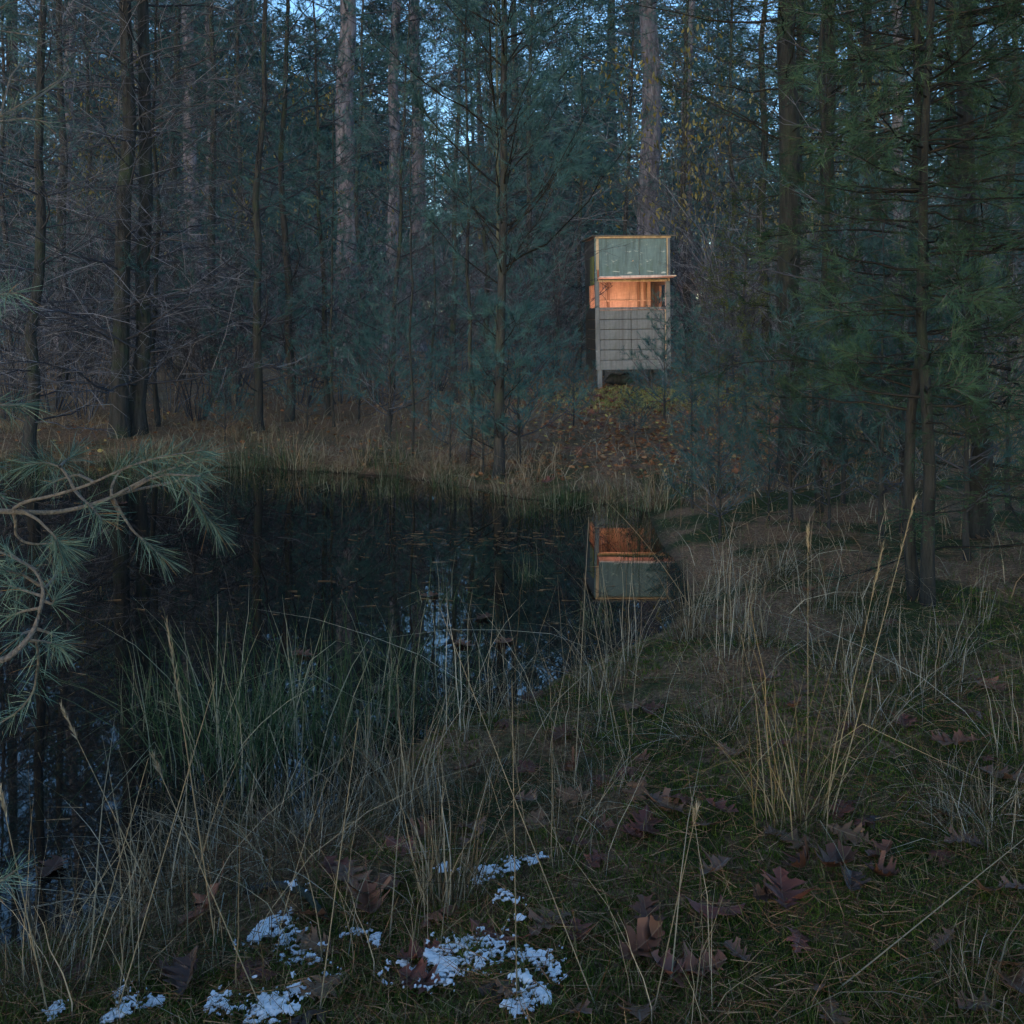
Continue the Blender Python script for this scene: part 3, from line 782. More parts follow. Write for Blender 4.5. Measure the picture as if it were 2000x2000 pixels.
# ------------------------------------------------------------------ far wood: one mass
def far_wood():
    rng = np.random.default_rng(77)
    tm, nm = MB(), MB()
    n = 170
    d = 31 + 40 * rng.random(n) ** 1.2
    x = (rng.random(n) - .5) * 1.5 * d
    for i in range(n):
        Ht = 15 + 9 * rng.random(); z0 = h1(x[i], d[i])
        r = .11 + .14 * rng.random()
        P = np.array([[x[i], d[i], z0 - .3], [x[i] + rng.normal() * .2, d[i], z0 + Ht * .4], [x[i] + rng.normal() * .3, d[i], z0 + Ht]])
        if i % 5 == 0: tm.tubes(P[None], (r * np.array([1.15, .75, .1]))[None], 7)
        ncl = 480
        u = rng.random(ncl)
        zc = z0 + Ht * (.08 + .90 * u ** .9)
        rad = (3.1 * (1.05 - u ** .8) + .3) * rng.random(ncl) ** .5
        a = rng.random(ncl) * 6.283
        C = np.stack([x[i] + np.cos(a) * rad, d[i] + np.sin(a) * rad, zc - rad * .12], -1)
        out = np.stack([np.cos(a), np.sin(a), rng.normal(size=ncl) * .25], -1)
        hole = (vnoise(C[:, 0] * .30 + 11, C[:, 2] * .30) + .5 * vnoise(C[:, 0] * .9, C[:, 2] * .9 + 5) > .245) & (C[:, 2] > 6)
        k = np.repeat(np.arange(ncl)[~hole], 10)
        B = C[k] + rng.normal(size=(len(k), 3)) * np.array([.2, .2, .07])
        nm.needles(B, norm(out[k] + rng.normal(size=(len(k), 3)) * .55), .26 + .24 * rng.random(len(k)), np.full(len(k), .058), rng, np.clip(rng.random(ncl)[k] * .7 + .3 * rng.random(len(k)), 0, 1))
    n2 = 210
    d2 = 26 + 26 * rng.random(n2); x2 = (rng.random(n2) - .5) * 1.35 * d2
    for i in range(n2):
        Ht = 4.5 + 5 * rng.random(); z0 = h1(x2[i], d2[i]); ncl = 150
        u = rng.random(ncl); a = rng.random(ncl) * 6.283
        rad = (1.9 * (1.05 - u) + .3) * rng.random(ncl) ** .5
        C = np.stack([x2[i] + np.cos(a) * rad, d2[i] + np.sin(a) * rad, z0 + Ht * u - rad * .1], -1)
        out = np.stack([np.cos(a), np.sin(a), rng.normal(size=ncl) * .25], -1)
        k = np.repeat(np.arange(ncl), 9)
        B = C[k] + rng.normal(size=(len(k), 3)) * np.array([.2, .2, .07])
        nm.needles(B, norm(out[k] + rng.normal(size=(len(k), 3)) * .55), .26 + .24 * rng.random(len(k)), np.full(len(k), .055), rng, np.clip(rng.random(ncl)[k] * .7 + .3 * rng.random(len(k)), 0, 1))
    root = bpy.data.objects.new('forest', None); col.objects.link(root)
    tag(root, 'dense dark conifer wood closing off the view far behind the pond', 'forest', None, 'stuff')
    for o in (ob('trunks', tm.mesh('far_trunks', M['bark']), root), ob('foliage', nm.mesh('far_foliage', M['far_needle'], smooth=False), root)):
        o['kind'] = 'stuff'
far_wood()

# ------------------------------------------------------------------ pine boughs hanging in from the left
def near_pine():
    rng = np.random.default_rng(101)
    e = bpy.data.objects.new('pine_tree', None)
    bx_, by_ = -2.15, 1.75
    e.location = (bx_, by_, h1(bx_, by_)); col.objects.link(e)
    tag(e, 'near pine outside the left edge, its blue-green boughs hanging over the pond', 'tree')
    off = np.array(e.location)
    tmb, TP = trunk_mb(rng, 7.0, .075, lean=.01)
    ob('trunk', tmb.mesh('near_trunk', M['bark']), e)
    def pp(pts, d0, d1):
        n = len(pts); ds = np.linspace(d0, d1, n)
        return np.array([[(p[0] - 1000) / FPX * q_, q_, EYE - (p[1] - HOR) / FPX * q_] for p, q_ in zip(pts, ds)]) - off
    C5 = lambda l: [(a * .3623, 600 + b_ * .3623) for a, b_ in l]
    boughs = [  # main wood of each bough, twigs with needles
     ([(-520, 960), (-160, 990)] + C5([(0, 1100), (150, 1105), (290, 1110), (450, 1080), (600, 1025), (720, 985), (880, 955), (980, 935), (1110, 900)]), 1.85, 2.1, .0040, [
       (C5([(70, 1090), (120, 1050), (250, 1025), (400, 985), (520, 940), (640, 880), (760, 835), (900, 800), (1090, 770)]), .55, 1.0, 150),
       (C5([(600, 1025), (600, 970), (630, 900), (700, 850), (745, 800)]), .6, 1.0, 60),
       (C5([(610, 1020), (720, 960), (850, 890), (960, 860), (1110, 800)]), .45, 1.0, 140),
       (C5([(610, 1030), (660, 1120), (720, 1210), (790, 1270), (880, 1350)]), .55, 1.0, 110),
       (C5([(960, 950), (1020, 1000), (1080, 1080), (1130, 1150), (1190, 1220)]), .1, 1.0, 190),
       (C5([(400, 985), (370, 920), (325, 860), (240, 835), (130, 850)]), .45, 1.0, 130),
       (C5([(325, 860), (350, 830), (390, 800)]), .2, 1.0, 70),
       (C5([(400, 985), (440, 1030), (500, 1080), (550, 1150)]), .3, 1.0, 100),
       (C5([(520, 950), (420, 900), (320, 930), (250, 960)]), .2, 1.0, 110),
       (C5([(70, 1095), (85, 1160), (80, 1220), (120, 1265), (200, 1280), (290, 1270), (370, 1290)]), .6, 1.0, 130),
       (C5([(120, 1100), (200, 1140), (255, 1195), (300, 1240), (330, 1330)]), .55, 1.0, 110),
       (C5([(600, 1030), (640, 1110), (630, 1200)]), .5, 1.0, 22),
       (C5([(700, 990), (800, 930), (900, 900), (1080, 910)]), .3, 1.0, 90),
       (C5([(880, 955), (1000, 920), (1130, 900)]), .1, 1.0, 90)]),
     ([(-560, 1260), (-220, 1320)] + C5([(0, 1910), (50, 1890), (150, 1795), (190, 1730), (220, 1620), (240, 1520), (200, 1420), (100, 1360), (0, 1320)]), 1.8, 1.95, .0045, [
       (C5([(240, 1520), (290, 1460), (330, 1420)]), .2, 1.0, 80),
       (C5([(200, 1420), (100, 1360), (20, 1300)]), .0, 1.0, 130),
       (C5([(220, 1620), (120, 1640), (40, 1670)]), .1, 1.0, 120),
       (C5([(235, 1560), (140, 1530), (50, 1500)]), .2, 1.0, 110),
       (C5([(215, 1500), (120, 1440), (30, 1420)]), .2, 1.0, 100),
       (C5([(150, 1795), (230, 1800), (310, 1820)]), .3, 1.0, 90),
       (C5([(190, 1730), (280, 1760), (330, 1830)]), .3, 1.0, 70),
       (C5([(230, 1580), (280, 1600), (300, 1570)]), .3, 1.0, 60),
       (C5([(190, 1740), (120, 1760), (100, 1800)]), .2, 1.0, 50),
       ([(70, 1240), (76, 1290), (66, 1354), (36, 1390), (-20, 1425)], .0, 1.0, 170)]),
     ([(-600, 760), (-260, 800), (-60, 800), (20, 790), (52, 790)], 1.7, 2.0, .005, [([(-60, 800), (-10, 792), (50, 790)], 0, 1, 110)]),
     ([(-600, 600), (-260, 590), (-60, 585), (30, 575)], 1.75, 2.1, .005, [([(-60, 585), (-10, 575), (36, 572)], 0, 1, 120)]),
     ([(-600, 1650), (-260, 1720), (-60, 1740), (20, 1715)], 1.7, 2.0, .005, [([(-50, 1740), (0, 1722), (30, 1700)], 0, 1, 120)]),
     ([(-600, 320), (-260, 290), (-60, 260), (60, 200), (130, 150)], 2.4, 3.3, .006, [([(-60, 260), (40, 205), (125, 150)], 0, 1, 150), ([(-20, 240), (50, 230), (100, 240)], 0, 1, 90), ([(0, 230), (20, 150), (50, 110)], 0, 1, 80)]),
     ([(-600, 100), (-260, 60), (-60, 40), (60, 60)], 2.5, 3.2, .006, [([(-60, 40), (0, 60), (70, 70)], 0, 1, 120), ([(-40, 40), (10, 10), (40, -30)], 0, 1, 100)]),
     ([(-600, 1000), (-260, 980), (-60, 960), (12, 965)], 1.7, 2.2, .004, [([(-60, 950), (-20, 955), (8, 975)], 0, 1, 60), ([(-60, 900), (-20, 905), (12, 915)], 0, 1, 40)]),
    ]
    def smooth(P, K_=24):
        s = np.linspace(0, len(P) - 1, K_)
        out = np.stack([np.interp(s, np.arange(len(P)), P[:, j]) for j in range(3)], -1)
        for _ in range(2): out[1:-1] = .25 * out[:-2] + .5 * out[1:-1] + .25 * out[2:]
        return out
    for wood, d0, d1, r0, twigs in boughs:
        B = pp(wood, d0, d1)
        zt = B[0, 2]
        root = np.array([[np.interp(zt - .1, TP[:, 2], TP[:, 0]), np.interp(zt - .1, TP[:, 2], TP[:, 1]), zt - .1]])
        B = smooth(np.concatenate([root, B]), 30)
        wm = MB(); wm.tubes(B[None], (r0 * np.linspace(1.7, .35, 30))[None], 6, np.array([.5]))
        nm = MB()
        for pts, t0, t1, cnt in twigs:
            dd = np.interp(pts[0][0], [p[0] for p in wood], np.linspace(d0, d1, len(wood)))
            Tw = smooth(pp(pts, dd, dd + rng.normal() * .10))
            wm.tubes(Tw[None], (np.linspace(.0034, .0013, 24))[None], 5, rng.random(1))
            cnt = int(cnt * (.78 if d0 == 1.85 else .62))
            t = t0 + (t1 - t0) * rng.random(cnt) ** .75
            p, dv = at_t(Tw[None], np.zeros(cnt, int), t)
            nd = norm(dv * (.75 + .5 * (t[:, None] > .93)) + norm(rng.normal(size=(cnt, 3))) * .75)
            ln = .044 + .024 * rng.random(cnt)
            S = norm(np.cross(nd, rng.normal(size=(cnt, 3))))
            P = p[:, None] + nd[:, None] * (ln[:, None] * np.array([0, .5, .85, 1]))[..., None] + (np.array([0, 0, -1.0]) * .006) * (np.array([0, .3, .8, 1])[:, None])
            nm.ribbons(P, S, np.array([[.0010, .0012, .0010, .0002]]).repeat(cnt, 0), rng.random(cnt))
        bo = ob('bough', wm.mesh('bough', M['twig_near']), e)
        ob('needles', nm.mesh('bough_needles', M['needle_near'], smooth=False), bo)
near_pine()

# ------------------------------------------------------------------ grasses
def blades(mb, rng, base, n, rad, L, lean, w, K_=6, kink=.12, tip=(1, 1), heads=0.0):
    a = rng.random(n) * 6.283; r = rad * rng.random(n) ** .6
    S = np.stack([np.cos(a) * r, np.sin(a) * r, np.full(n, -.02)], -1) + np.asarray(base)
    a2 = a + rng.normal(size=n) * .7
    ln = L * (.35 + .75 * rng.random(n))
    le = np.abs(lean * rng.normal(size=n)) + .05
    t = np.linspace(0, 1, K_)
    hd = np.stack([np.cos(a2), np.sin(a2), a2 * 0], -1)
    e0 = le * .4
    P = S[:, None] + np.array([0, 0, 1.0]) * (ln[:, None] * (t - .32 * np.minimum(le, 1.6)[:, None] * t ** 2))[..., None] + hd[:, None] * (ln[:, None] * (e0[:, None] * t + le[:, None] * .6 * t ** 2))[..., None]
    kk = rng.random(n) < kink
    kt = .35 + .4 * rng.random(n)
    over = np.maximum(t[None] - kt[:, None], 0) * kk[:, None]
    P = P + (hd[:, None] * 1.0 + np.array([0, 0, -1.5])) * (over * ln[:, None])[..., None]
    P = P + np.cumsum(rng.normal(size=P.shape), 1) * (.011 * L)
    vd = norm(np.cross(hd, np.array([0, 0, 1.0])) + rng.normal(size=(n, 3)) * .5)
    W_ = w * (.6 + .8 * rng.random(n))[:, None] * (1 - .85 * t ** 1.6)[None]
    mb.ribbons(P, vd, W_, rng.random(n))

def tussock_mesh(seed, n, rad, L, lean, w, m_, kink=.12):
    rng = np.random.default_rng(seed); mb = MB()
    blades(mb, rng, (0, 0, 0), n, rad, L, lean, w, kink=kink)
    return mb.mesh('tussock_blades', M[m_])
TM = {
 'sedge1': tussock_mesh(201, 120, .22, .64, .42, .0040, 'sedge', .30), 'sedge2': tussock_mesh(202, 105, .20, .56, .55, .0040, 'sedge', .32),
 'tan1': tussock_mesh(203, 130, .075, .42, .5, .0030, 'straw', .22), 'tan2': tussock_mesh(204, 110, .10, .26, .9, .0024, 'straw', .22),
 'gold': tussock_mesh(205, 78, .12, .60, .60, .0031, 'straw_gold', .14), 'mat': tussock_mesh(206, 300, .20, .22, 1.2, .0024, 'straw', .2),
 'thin': tussock_mesh(207, 26, .13, .50, .55, .0024, 'straw', .25), 'arch': tussock_mesh(208, 46, .13, .58, .85, .0028, 'straw', .08),
 'far1': tussock_mesh(209, 70, .20, .40, .6, .0046, 'straw_far', .15), 'far2': tussock_mesh(210, 60, .22, .55, .42, .0048, 'sedge', .2),
 'far3': tussock_mesh(211, 110, .22, .26, 1.1, .0046, 'straw_far', .15),
}
def tussock(kind, px, py, rz, sc, label, name='grass_tussock', sink=0.0):
    x, y, z = G(px, py)
    if H(np.array([x]), np.array([y]))[0] < 0: z = -.04
    o = ob(name, TM[kind], None, (x, y, z - sink), (0, 0, rz), sc)
    return tag(o, label, 'grass', 'grass tussocks round the pond')
T_ = [
 ('sedge1', 420, 1500, .3, 1.0, 'green rush tussock standing in the near water, leftmost of the dense ones'),
 ('sedge1', 520, 1515, 1.4, 1.08, 'tallest green rush tussock in the middle of the near water clump'),
 ('sedge2', 610, 1490, 2.2, 1.1, 'green rush tussock right of the tallest one in the near water'),
 ('sedge2', 700, 1440, 3.1, 1.0, 'green rush tussock at the right end of the near water clump'),
 ('sedge2', 470, 1420, 5.5, .9, 'green rush tussock at the back of the near water clump'),
 ('sedge2', 300, 1400, 4.0, .7, 'sparse rush tussock left of the dense near water clump'),
 ('sedge2', 570, 1400, .9, .9, 'rush tussock behind the tallest one, towards open water'),
 ('far2', 860, 1180, .2, .62, 'thin rushes standing alone in mid pond left of the reflection'),
 ('far2', 780, 1290, 2.0, .55, 'thin rushes in the water right behind the near rush clump'),
 ('tan1', 872, 1770, .4, 1.0, 'upright tan grass tussock beside the largest snow patch'),
 ('tan1', 800, 1600, 2.0, 1.05, 'tan grass tussock on the near shore right of the rush clump'),
 ('tan1', 720, 1580, 3.0, .95, 'tan grass tussock at the water edge against the rush clump'),
 ('gold', 1545, 1612, .6, 1.0, 'golden fan-shaped grass tussock on the mossy right bank'),
 ('tan2', 1800, 1350, 1.0, 1.35, 'pale tan tussock on the right bank below the near pine'),
 ('tan2', 1860, 1290, 3.4, 1.0, 'smaller tan tussock just behind the pale one on the right bank'),
 ('arch', 1995, 1480, 2.1, .8, 'arching dry tussock at the right edge of the picture'),
 ('arch', 1410, 1300, .2, .95, 'long arching grass tussock by the shore under the hide reflection'),
 ('tan1', 1350, 1250, 1.8, 1.1, 'straw tussock at the waterline right of the hide reflection'),
 ('arch', 1450, 1210, 4.0, .75, 'straw tussock behind the long arching one on the right shore'),
 ('arch', 1130, 1430, 5.2, .9, 'loose grass tussock at the near shore below the hide reflection'),
 ('arch', 1000, 1400, 2.6, .95, 'arching grass at the water edge straight below the central pine reflection'),
 ('arch', 900, 1440, .8, 1.0, 'arching grass at the water edge right of the tan shore tussock'),
 ('arch', 1230, 1290, 3.5, .9, 'arching grass at the water edge directly under the hide reflection'),
 ('sedge2', 860, 1380, 1.7, .9, 'sparse rush tussock in the shallows below mid pond'),
 ('sedge2', 770, 1430, 4.8, 1.0, 'rush tussock in the shallows next to the tan shore tussock'),
 ('thin', 1120, 1360, 3.9, 1.1, 'thin stalks leaning over the water left of the hide reflection'),
 ('tan2', 1180, 1340, 5.1, 1.1, 'low dry tuft on the shore below the hide reflection'),
 ('thin', 1430, 1400, .5, 1.1, 'thin stalks behind the golden tussock'),
 ('thin', 780, 1860, 2.2, .9, 'thin dry stalks rising out of the largest snow patch'),
 ('thin', 1080, 1720, 4.2, 1.0, 'thin dry stalks on moss right of the upright tan tussock'),
 ('mat', 1960, 1640, .2, .9, 'matted dry grass at the right edge'),
 ('mat', 930, 1560, 1.1, .8, 'matted dry grass at the shore behind the upright tan tussock'),
 ('arch', 1430, 1165, 1.3, .9, 'arching grass in the dim strip right of the reflection, nearest the water'),
 ('tan2', 1520, 1130, 2.9, 1.2, 'low dry tuft in the dim strip below the stout dark trunks'),
 ('arch', 1600, 1190, 4.4, .85, 'arching grass in the dim strip left of the near pine foot'),
 ('tan2', 1690, 1230, .6, 1.1, 'low dry tuft close to the near pine foot'),
 ('arch', 1900, 1220, 5.6, .8, 'arching grass right of the near pine foot'),
 ('sedge2', 1160, 1220, .9, .5, 'small rushes rising out of the water in front of the hide reflection'),
 ('sedge2', 1030, 1130, 3.6, .5, 'small rushes rising out of the water under the central pine'),
 ('far2', 1240, 1090, 1.9, .55, 'small rushes across the right edge of the hide reflection'),
 ('tan2', 1700, 1420, 2.0, 1.1, 'dry tuft on the bank behind the golden tussock'),
 ('tan2', 1640, 1320, 3.8, 1.1, 'dry tuft midway between golden tussock and near pine foot'),
 ('tan2', 1480, 1260, .9, 1.1, 'dry tuft behind the long arching shore grass'),
 ('mat', 1880, 1560, 1.9, .8, 'matted dry grass right of the golden tussock'),
 ('mat', 1400, 1440, 4.6, .7, 'matted dry grass left behind the golden tussock'),
 ('mat', 1150, 1560, 2.8, .7, 'matted dry grass among the oak leaves below the loose shore tussock'),
 ('thin', 1010, 1500, 1.1, 1.0, 'thin stalks on the shore left of the loose shore tussock'),
 ('thin', 1260, 1480, .1, 1.0, 'thin stalks on moss between loose shore tussock and golden tussock'),
 ('mat', 420, 1690, .7, 1.2, 'flattened dry grass mat on the near left shore'),
 ('mat', 540, 1680, 2.7, 1.1, 'flattened dry grass mat between rush clump and snowy stick'),
 ('mat', 330, 1770, 4.4, 1.0, 'flattened dry grass mat left of the snowy stick'),
 ('mat', 90, 1930, 1.4, .9, 'flattened dry grass mat in the bottom left corner'),
 ('mat', 640, 1650, 5.1, .9, 'flattened dry grass mat against the tan shore tussock'),
 ('thin', 620, 1840, 3.3, .9, 'thin dry stalks among the small snow patches'),
 ('thin', 450, 1880, .9, 1.05, 'thin dry stalks left of the small snow patches'),
 ('thin', 200, 1930, 2.5, 1.0, 'thin dry stalks in the bottom left corner above the grass mat'),
 ('thin', 40, 1960, 4.5, 1.05, 'thin dry stalks at the very bottom left edge'),
 ('thin', 300, 1840, 5.7, 1.0, 'thin dry stalks on the left shore beside the curled oak leaf'),
 ('thin', 1330, 1960, 1.9, .9, 'thin dry stalks at the bottom edge below the golden tussock'),
 ('tan2', 1900, 1950, .3, .8, 'short dry tuft in the bottom right corner'),
]
for kd, px, py, rz, sc, lab in T_:
    tussock(kd, px, py, rz, sc, lab, 'rush_tussock' if 'sedge' in kd or kd == 'far2' else 'grass_tussock')
far_t = []
r2 = np.random.default_rng(12)
for px in np.arange(-20, 1290, 25):
    py = np.interp(px, [0, 330, 560, 760, 900, 1000, 1120, 1200, 1300], [906, 909, 920, 932, 954, 972, 985, 984, 1015])
    if r2.random() < .9:
        far_t.append((px + r2.normal() * 16, py + 2 + 40 * r2.random() ** 1.6, 'far2', .3 + .55 * r2.random(), 'sparse rushes standing in the water off the far shore'))
    if r2.random() < .75:
        far_t.append((px + r2.normal() * 18, py - 4 - 14 * r2.random(), ['far3', 'far1', 'far3', 'far2'][int(r2.random() * 4)], .3 + .9 * r2.random() ** 2, 'grass tuft right at the far waterline'))
    if r2.random() < .8:
        far_t.append((px + r2.normal() * 20, py - 16 - 60 * r2.random(), ['far3', 'far1', 'far3'][int(r2.random() * 3)], .35 + .7 * r2.random(), 'dry grass tuft up the far bank'))
cnt_ = {}
for i, (px, py, kd, sc, what) in enumerate(sorted(far_t)):
    k = cnt_.get(what, 0); cnt_[what] = k + 1
    tussock(kd, px, py, i * 1.3, sc, '%s, %s from the left' % (what, rank(k)), 'shore_tussock')

# tall single stalks with seed heads: base and tip as they stand on the ground
def stalk(base, tip, head, label, mt='straw', lean_d=0.0, w=.0032, sag=.0):
    rng = np.random.default_rng(abs(hash(base)) % 99991)
    x, y, z = G(*base)
    d2 = y + lean_d
    A = np.array([x, y, z - .02]); B = np.array([(tip[0] - 1000) / FPX * d2, d2, EYE - (tip[1] - HOR) / FPX * d2])
    t = np.linspace(0, 1, 12)[:, None]
    P = A * (1 - t) + B * t + np.array([0, 0, 1.0]) * (t * (1 - t)) * sag
    P = P - A
    mb = MB(); mb.tubes(P[None], (w * .5 * np.linspace(1, .45, 12))[None], 4, np.array([.75]))
    o = ob('grass_stalk', mb.mesh('stalk', M[mt]), None, tuple(A))
    tag(o, label, 'grass', 'tall single stalks')
    if head:
        n = 70
        tt = 1 - head * rng.random(n)
        p, dv = at_t(P[None], np.zeros(n, int), tt)
        hm = MB(); hm.needles(p, norm(dv * 1.0 + norm(rng.normal(size=(n, 3))) * .4), .012 + .012 * rng.random(n), np.full(n, .0026), rng, .6 + .4 * rng.random(n))
        ob('seed_head', hm.mesh('seed_head', M[mt], smooth=False), o)
stalk((430, 1890), (325, 1212), .28, 'longest pale stalk with a seed head, rising left of the rush clump', w=.0042, sag=.05)
stalk((1620, 1600), (1790, 962), .22, 'golden stalk with bright feathery seed head leaning right from the golden tussock', 'straw_gold', .25, .004)
stalk((1605, 1605), (1725, 1065), .2, 'shorter seed-headed golden stalk beside the leaning bright one', 'straw_gold', .2, .0034)
stalk((1578, 1530), (1578, 1030), .1, 'upright stalk with thin seed head above the golden tussock', 'straw_gold', .1, .0028)
stalk((1540, 1995), (2060, 1590), 0, 'straight pale stalk lying across the bottom right corner', 'straw', .45, .0045)
stalk((100, 1990), (0, 1540), .12, 'pale stalk leaning left at the left edge above the grass mat', w=.0036)
stalk((620, 1990), (700, 1400), 0, 'tall thin stalk in front of the tan shore tussock', w=.003)
stalk((1270, 1990), (1362, 1575), .08, 'leaning stalk with a thin head at the bottom edge', w=.0034)
stalk((1180, 1990), (860, 1190), 0, 'long stalk slanting left from the bottom edge over the pond', w=.0032, lean_d=.2)
stalk((1010, 1960), (1000, 1330), 0, 'long upright stalk right of the largest snow patch', w=.003)
stalk((520, 1980), (300, 1480), .08, 'stalk slanting left over the left shore mat', w=.003)
stalk((220, 1990), (420, 1330), 0, 'stalk slanting right over the left shore mat', w=.003)
stalk((330, 1800), (120, 1380), .15, 'kinked dark stalk with jointed head over the left water', w=.003)
stalk((150, 1960), (290, 1480), 0, 'stalk leaning right in the bottom left corner', w=.0028)
stalk((1120, 1560), (1150, 1010), 0, 'long pale stalk crossing the reflection of the hide', w=.0028, lean_d=.3)
stalk((1230, 1530), (1140, 1120), 0, 'pale stalk rising towards the left of the reflection of the hide', w=.0028, lean_d=.2)
stalk((1430, 1320), (1180, 975), 0, 'long arched blade bending left over the reflection', w=.0034, sag=.25)

# ground cover
def cover(seed, n, ymin, ymax, keep, fn, power=1.0):
    rng = np.random.default_rng(seed)
    u = rng.random(n)
    y = 1 / (1 / ymin + (1 / ymax - 1 / ymin) * u ** power)
    x = (rng.random(n) - .5) * (1.5 * y + 1.4)
    s = pond_sd(x, y); k = keep(x, y, s, rng)
    x, y = x[k], y[k]
    return fn(x, y, H(x, y), rng)
def f_short(x, y, z, rng):
    mb = MB(); n = len(x)
    a = rng.random(n) * 6.283; hd = np.stack([np.cos(a), np.sin(a), a * 0], -1)
    L = (.022 + .042 * rng.random(n) ** 1.5) * (1 + .02 * y); le = .3 + .9 * rng.random(n)
    t = np.linspace(0, 1, 4)
    P = np.stack([x, y, z - .004], -1)[:, None] + np.array([0, 0, 1.0]) * (L[:, None] * (t - .45 * le[:, None] * t ** 2))[..., None] + hd[:, None] * (L[:, None] * le[:, None] * t ** 1.5)[..., None]
    patch = vnoise(x * 1.7 + 30, y * 1.7) * .9
    mb.ribbons(P, norm(np.cross(hd, [0, 0, 1.0]) + rng.normal(size=(n, 3)) * .3), (.0016 + .00035 * y)[:, None] * np.array([1, .85, .55, .1]), np.clip(rng.random(n) * .95 + patch * .4, 0, 1))
    return tag(ob('short_grass', mb.mesh('short_grass', M['short'])), 'short green and straw-coloured grass growing over the near bank', 'grass', None, 'stuff')
cover(301, 82000, 1.75, 8.0, lambda x, y, s, r: (s > .06) & (r.random(len(x)) < .55 + 1.2 * vnoise(x * 1.7 + 30, y * 1.7)), f_short)
def f_moss(x, y, z, rng):
    mb = MB(); n = len(x)
    k = np.repeat(np.arange(n), 5)
    D_ = norm(np.array([0, 0, 1.0]) + rng.normal(size=(len(k), 3)) * .6)
    B = np.stack([x, y, z - .003], -1)[k] + rng.normal(size=(len(k), 3)) * np.array([.006, .006, .001])
    mb.needles(B, D_, (.012 + .016 * rng.random(len(k))), np.full(len(k), .0035), rng, np.clip(rng.random(n)[k] * .6 + .4 * rng.random(len(k)), 0, 1))
    return tag(ob('moss', mb.mesh('moss', M['moss'], smooth=False)), 'dark green moss carpeting the near bank', 'moss', None, 'stuff')
cover(302, 74000, 1.75, 5.5, lambda x, y, s, r: (s > .08) & (vnoise(x * 1.3, y * 1.3 + 7) + .25 * vnoise(x * 6, y * 6) > -.10), f_moss)
def f_lit(x, y, z, rng):
    mb = MB(); n = len(x)
    D_ = norm(np.stack([rng.normal(size=n), rng.normal(size=n), .22 * rng.normal(size=n)], -1))
    mb.needles(np.stack([x, y, z + .006 + .012 * rng.random(n)], -1), D_, .05 + .07 * rng.random(n), (.0014 + .0003 * y), rng, rng.random(n))
    return tag(ob('needle_litter', mb.mesh('needle_litter', M['litter'], smooth=False)), 'fallen pine needles and straw bits scattered over the moss', 'litter', None, 'stuff')
cover(303, 58000, 1.75, 14, lambda x, y, s, r: s > .05, f_lit)
def f_far(x, y, z, rng):
    mb = MB(); n = len(x)
    a = rng.random(n) * 6.283; hd = np.stack([np.cos(a), np.sin(a), a * 0], -1)
    L = .10 + .30 * rng.random(n) ** 1.6; le = .3 + 1.1 * rng.random(n)
    t = np.linspace(0, 1, 4)
    P = np.stack([x, y, z - .01], -1)[:, None] + np.array([0, 0, 1.0]) * (L[:, None] * (t - .42 * le[:, None] * t ** 2))[..., None] + hd[:, None] * (L[:, None] * le[:, None] * t ** 1.5)[..., None]
    mb.ribbons(P, norm(np.cross(hd, [0, 0, 1.0]) + rng.normal(size=(n, 3)) * .3), np.full((n, 1), .0055) * np.array([1, .85, .55, .1]), rng.random(n))
    return tag(ob('bank_grass', mb.mesh('bank_grass', M['straw_far'])), 'dry brown grass and bracken covering the far bank', 'grass', None, 'stuff')
cover(304, 60000, 4.8, 26, lambda x, y, s, r: (s > .05) & (y > 4.8) & ((y > 8.2) | (r.random(len(x)) < .12)) & ~((np.abs(x - 1.95) < .75) & (y > 16.1) & (y < 17.9)) & (r.random(len(x)) < .75 + vnoise(x * .9, y * .9)) & ~((x > .5) & (x < 3.4) & (y < 16.4) & (y > 9.3) & (r.random(len(x)) < .62)), f_far, 1.0)
def f_light_patch(x, y, z, rng):
    o = f_short(x, y, z, rng); o.name = 'light_patch_grass'; o.data.materials[0] = M['hide_lit_grass']
    o['label'] = 'short grass in front of the hide legs, coloured as a pool of light'
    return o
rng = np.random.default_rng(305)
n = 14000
x = HX + rng.normal(size=n) * .8 + .15; y = 15.2 + rng.normal(size=n) * .8  # pool of light before the hide, given as yellower blades
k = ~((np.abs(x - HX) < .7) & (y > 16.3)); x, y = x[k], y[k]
f_light_patch(x, y, H(x, y), rng)
rng = np.random.default_rng(309)
n = 7600
x = np.concatenate([rng.normal(1.5, 1.0, n // 2), rng.uniform(-6, 7, n // 2)]); y = np.concatenate([rng.uniform(9.3, 16.6, n // 2), rng.uniform(9.5, 19, n // 2)])
k = (pond_sd(x, y) > .1) & (y > 8.8); x, y = x[k], y[k]; n = len(x)
P0 = np.stack([x, y, H(x, y) + .012 + .02 * rng.random(n)], -1); dv = norm(np.stack([rng.normal(size=n), rng.normal(size=n), .25 * rng.normal(size=n)], -1))
ll = .028 + .04 * rng.random(n)
lm = MB(); lm.ribbons(P0[:, None] + dv[:, None] * (ll[:, None] * np.linspace(0, 1, 4))[..., None], norm(np.cross(dv, np.array([0, 0, 1.0]) + .4 * rng.normal(size=(n, 3)))), ll[:, None] * np.array([.15, .6, .5, .05]), rng.random(n))
M['rust'] = leafy('rusty_leaf_litter', [(0, (.15, .055, .026)), (.5, (.34, .13, .055)), (.85, (.42, .22, .11)), (1, (.55, .42, .12))], objvar=0)
tag(ob('leaf_litter', lm.mesh('leaf_litter', M['rust'])), 'rusty small leaf litter covering the slope between the hide and the far shore', 'litter', None, 'stuff')
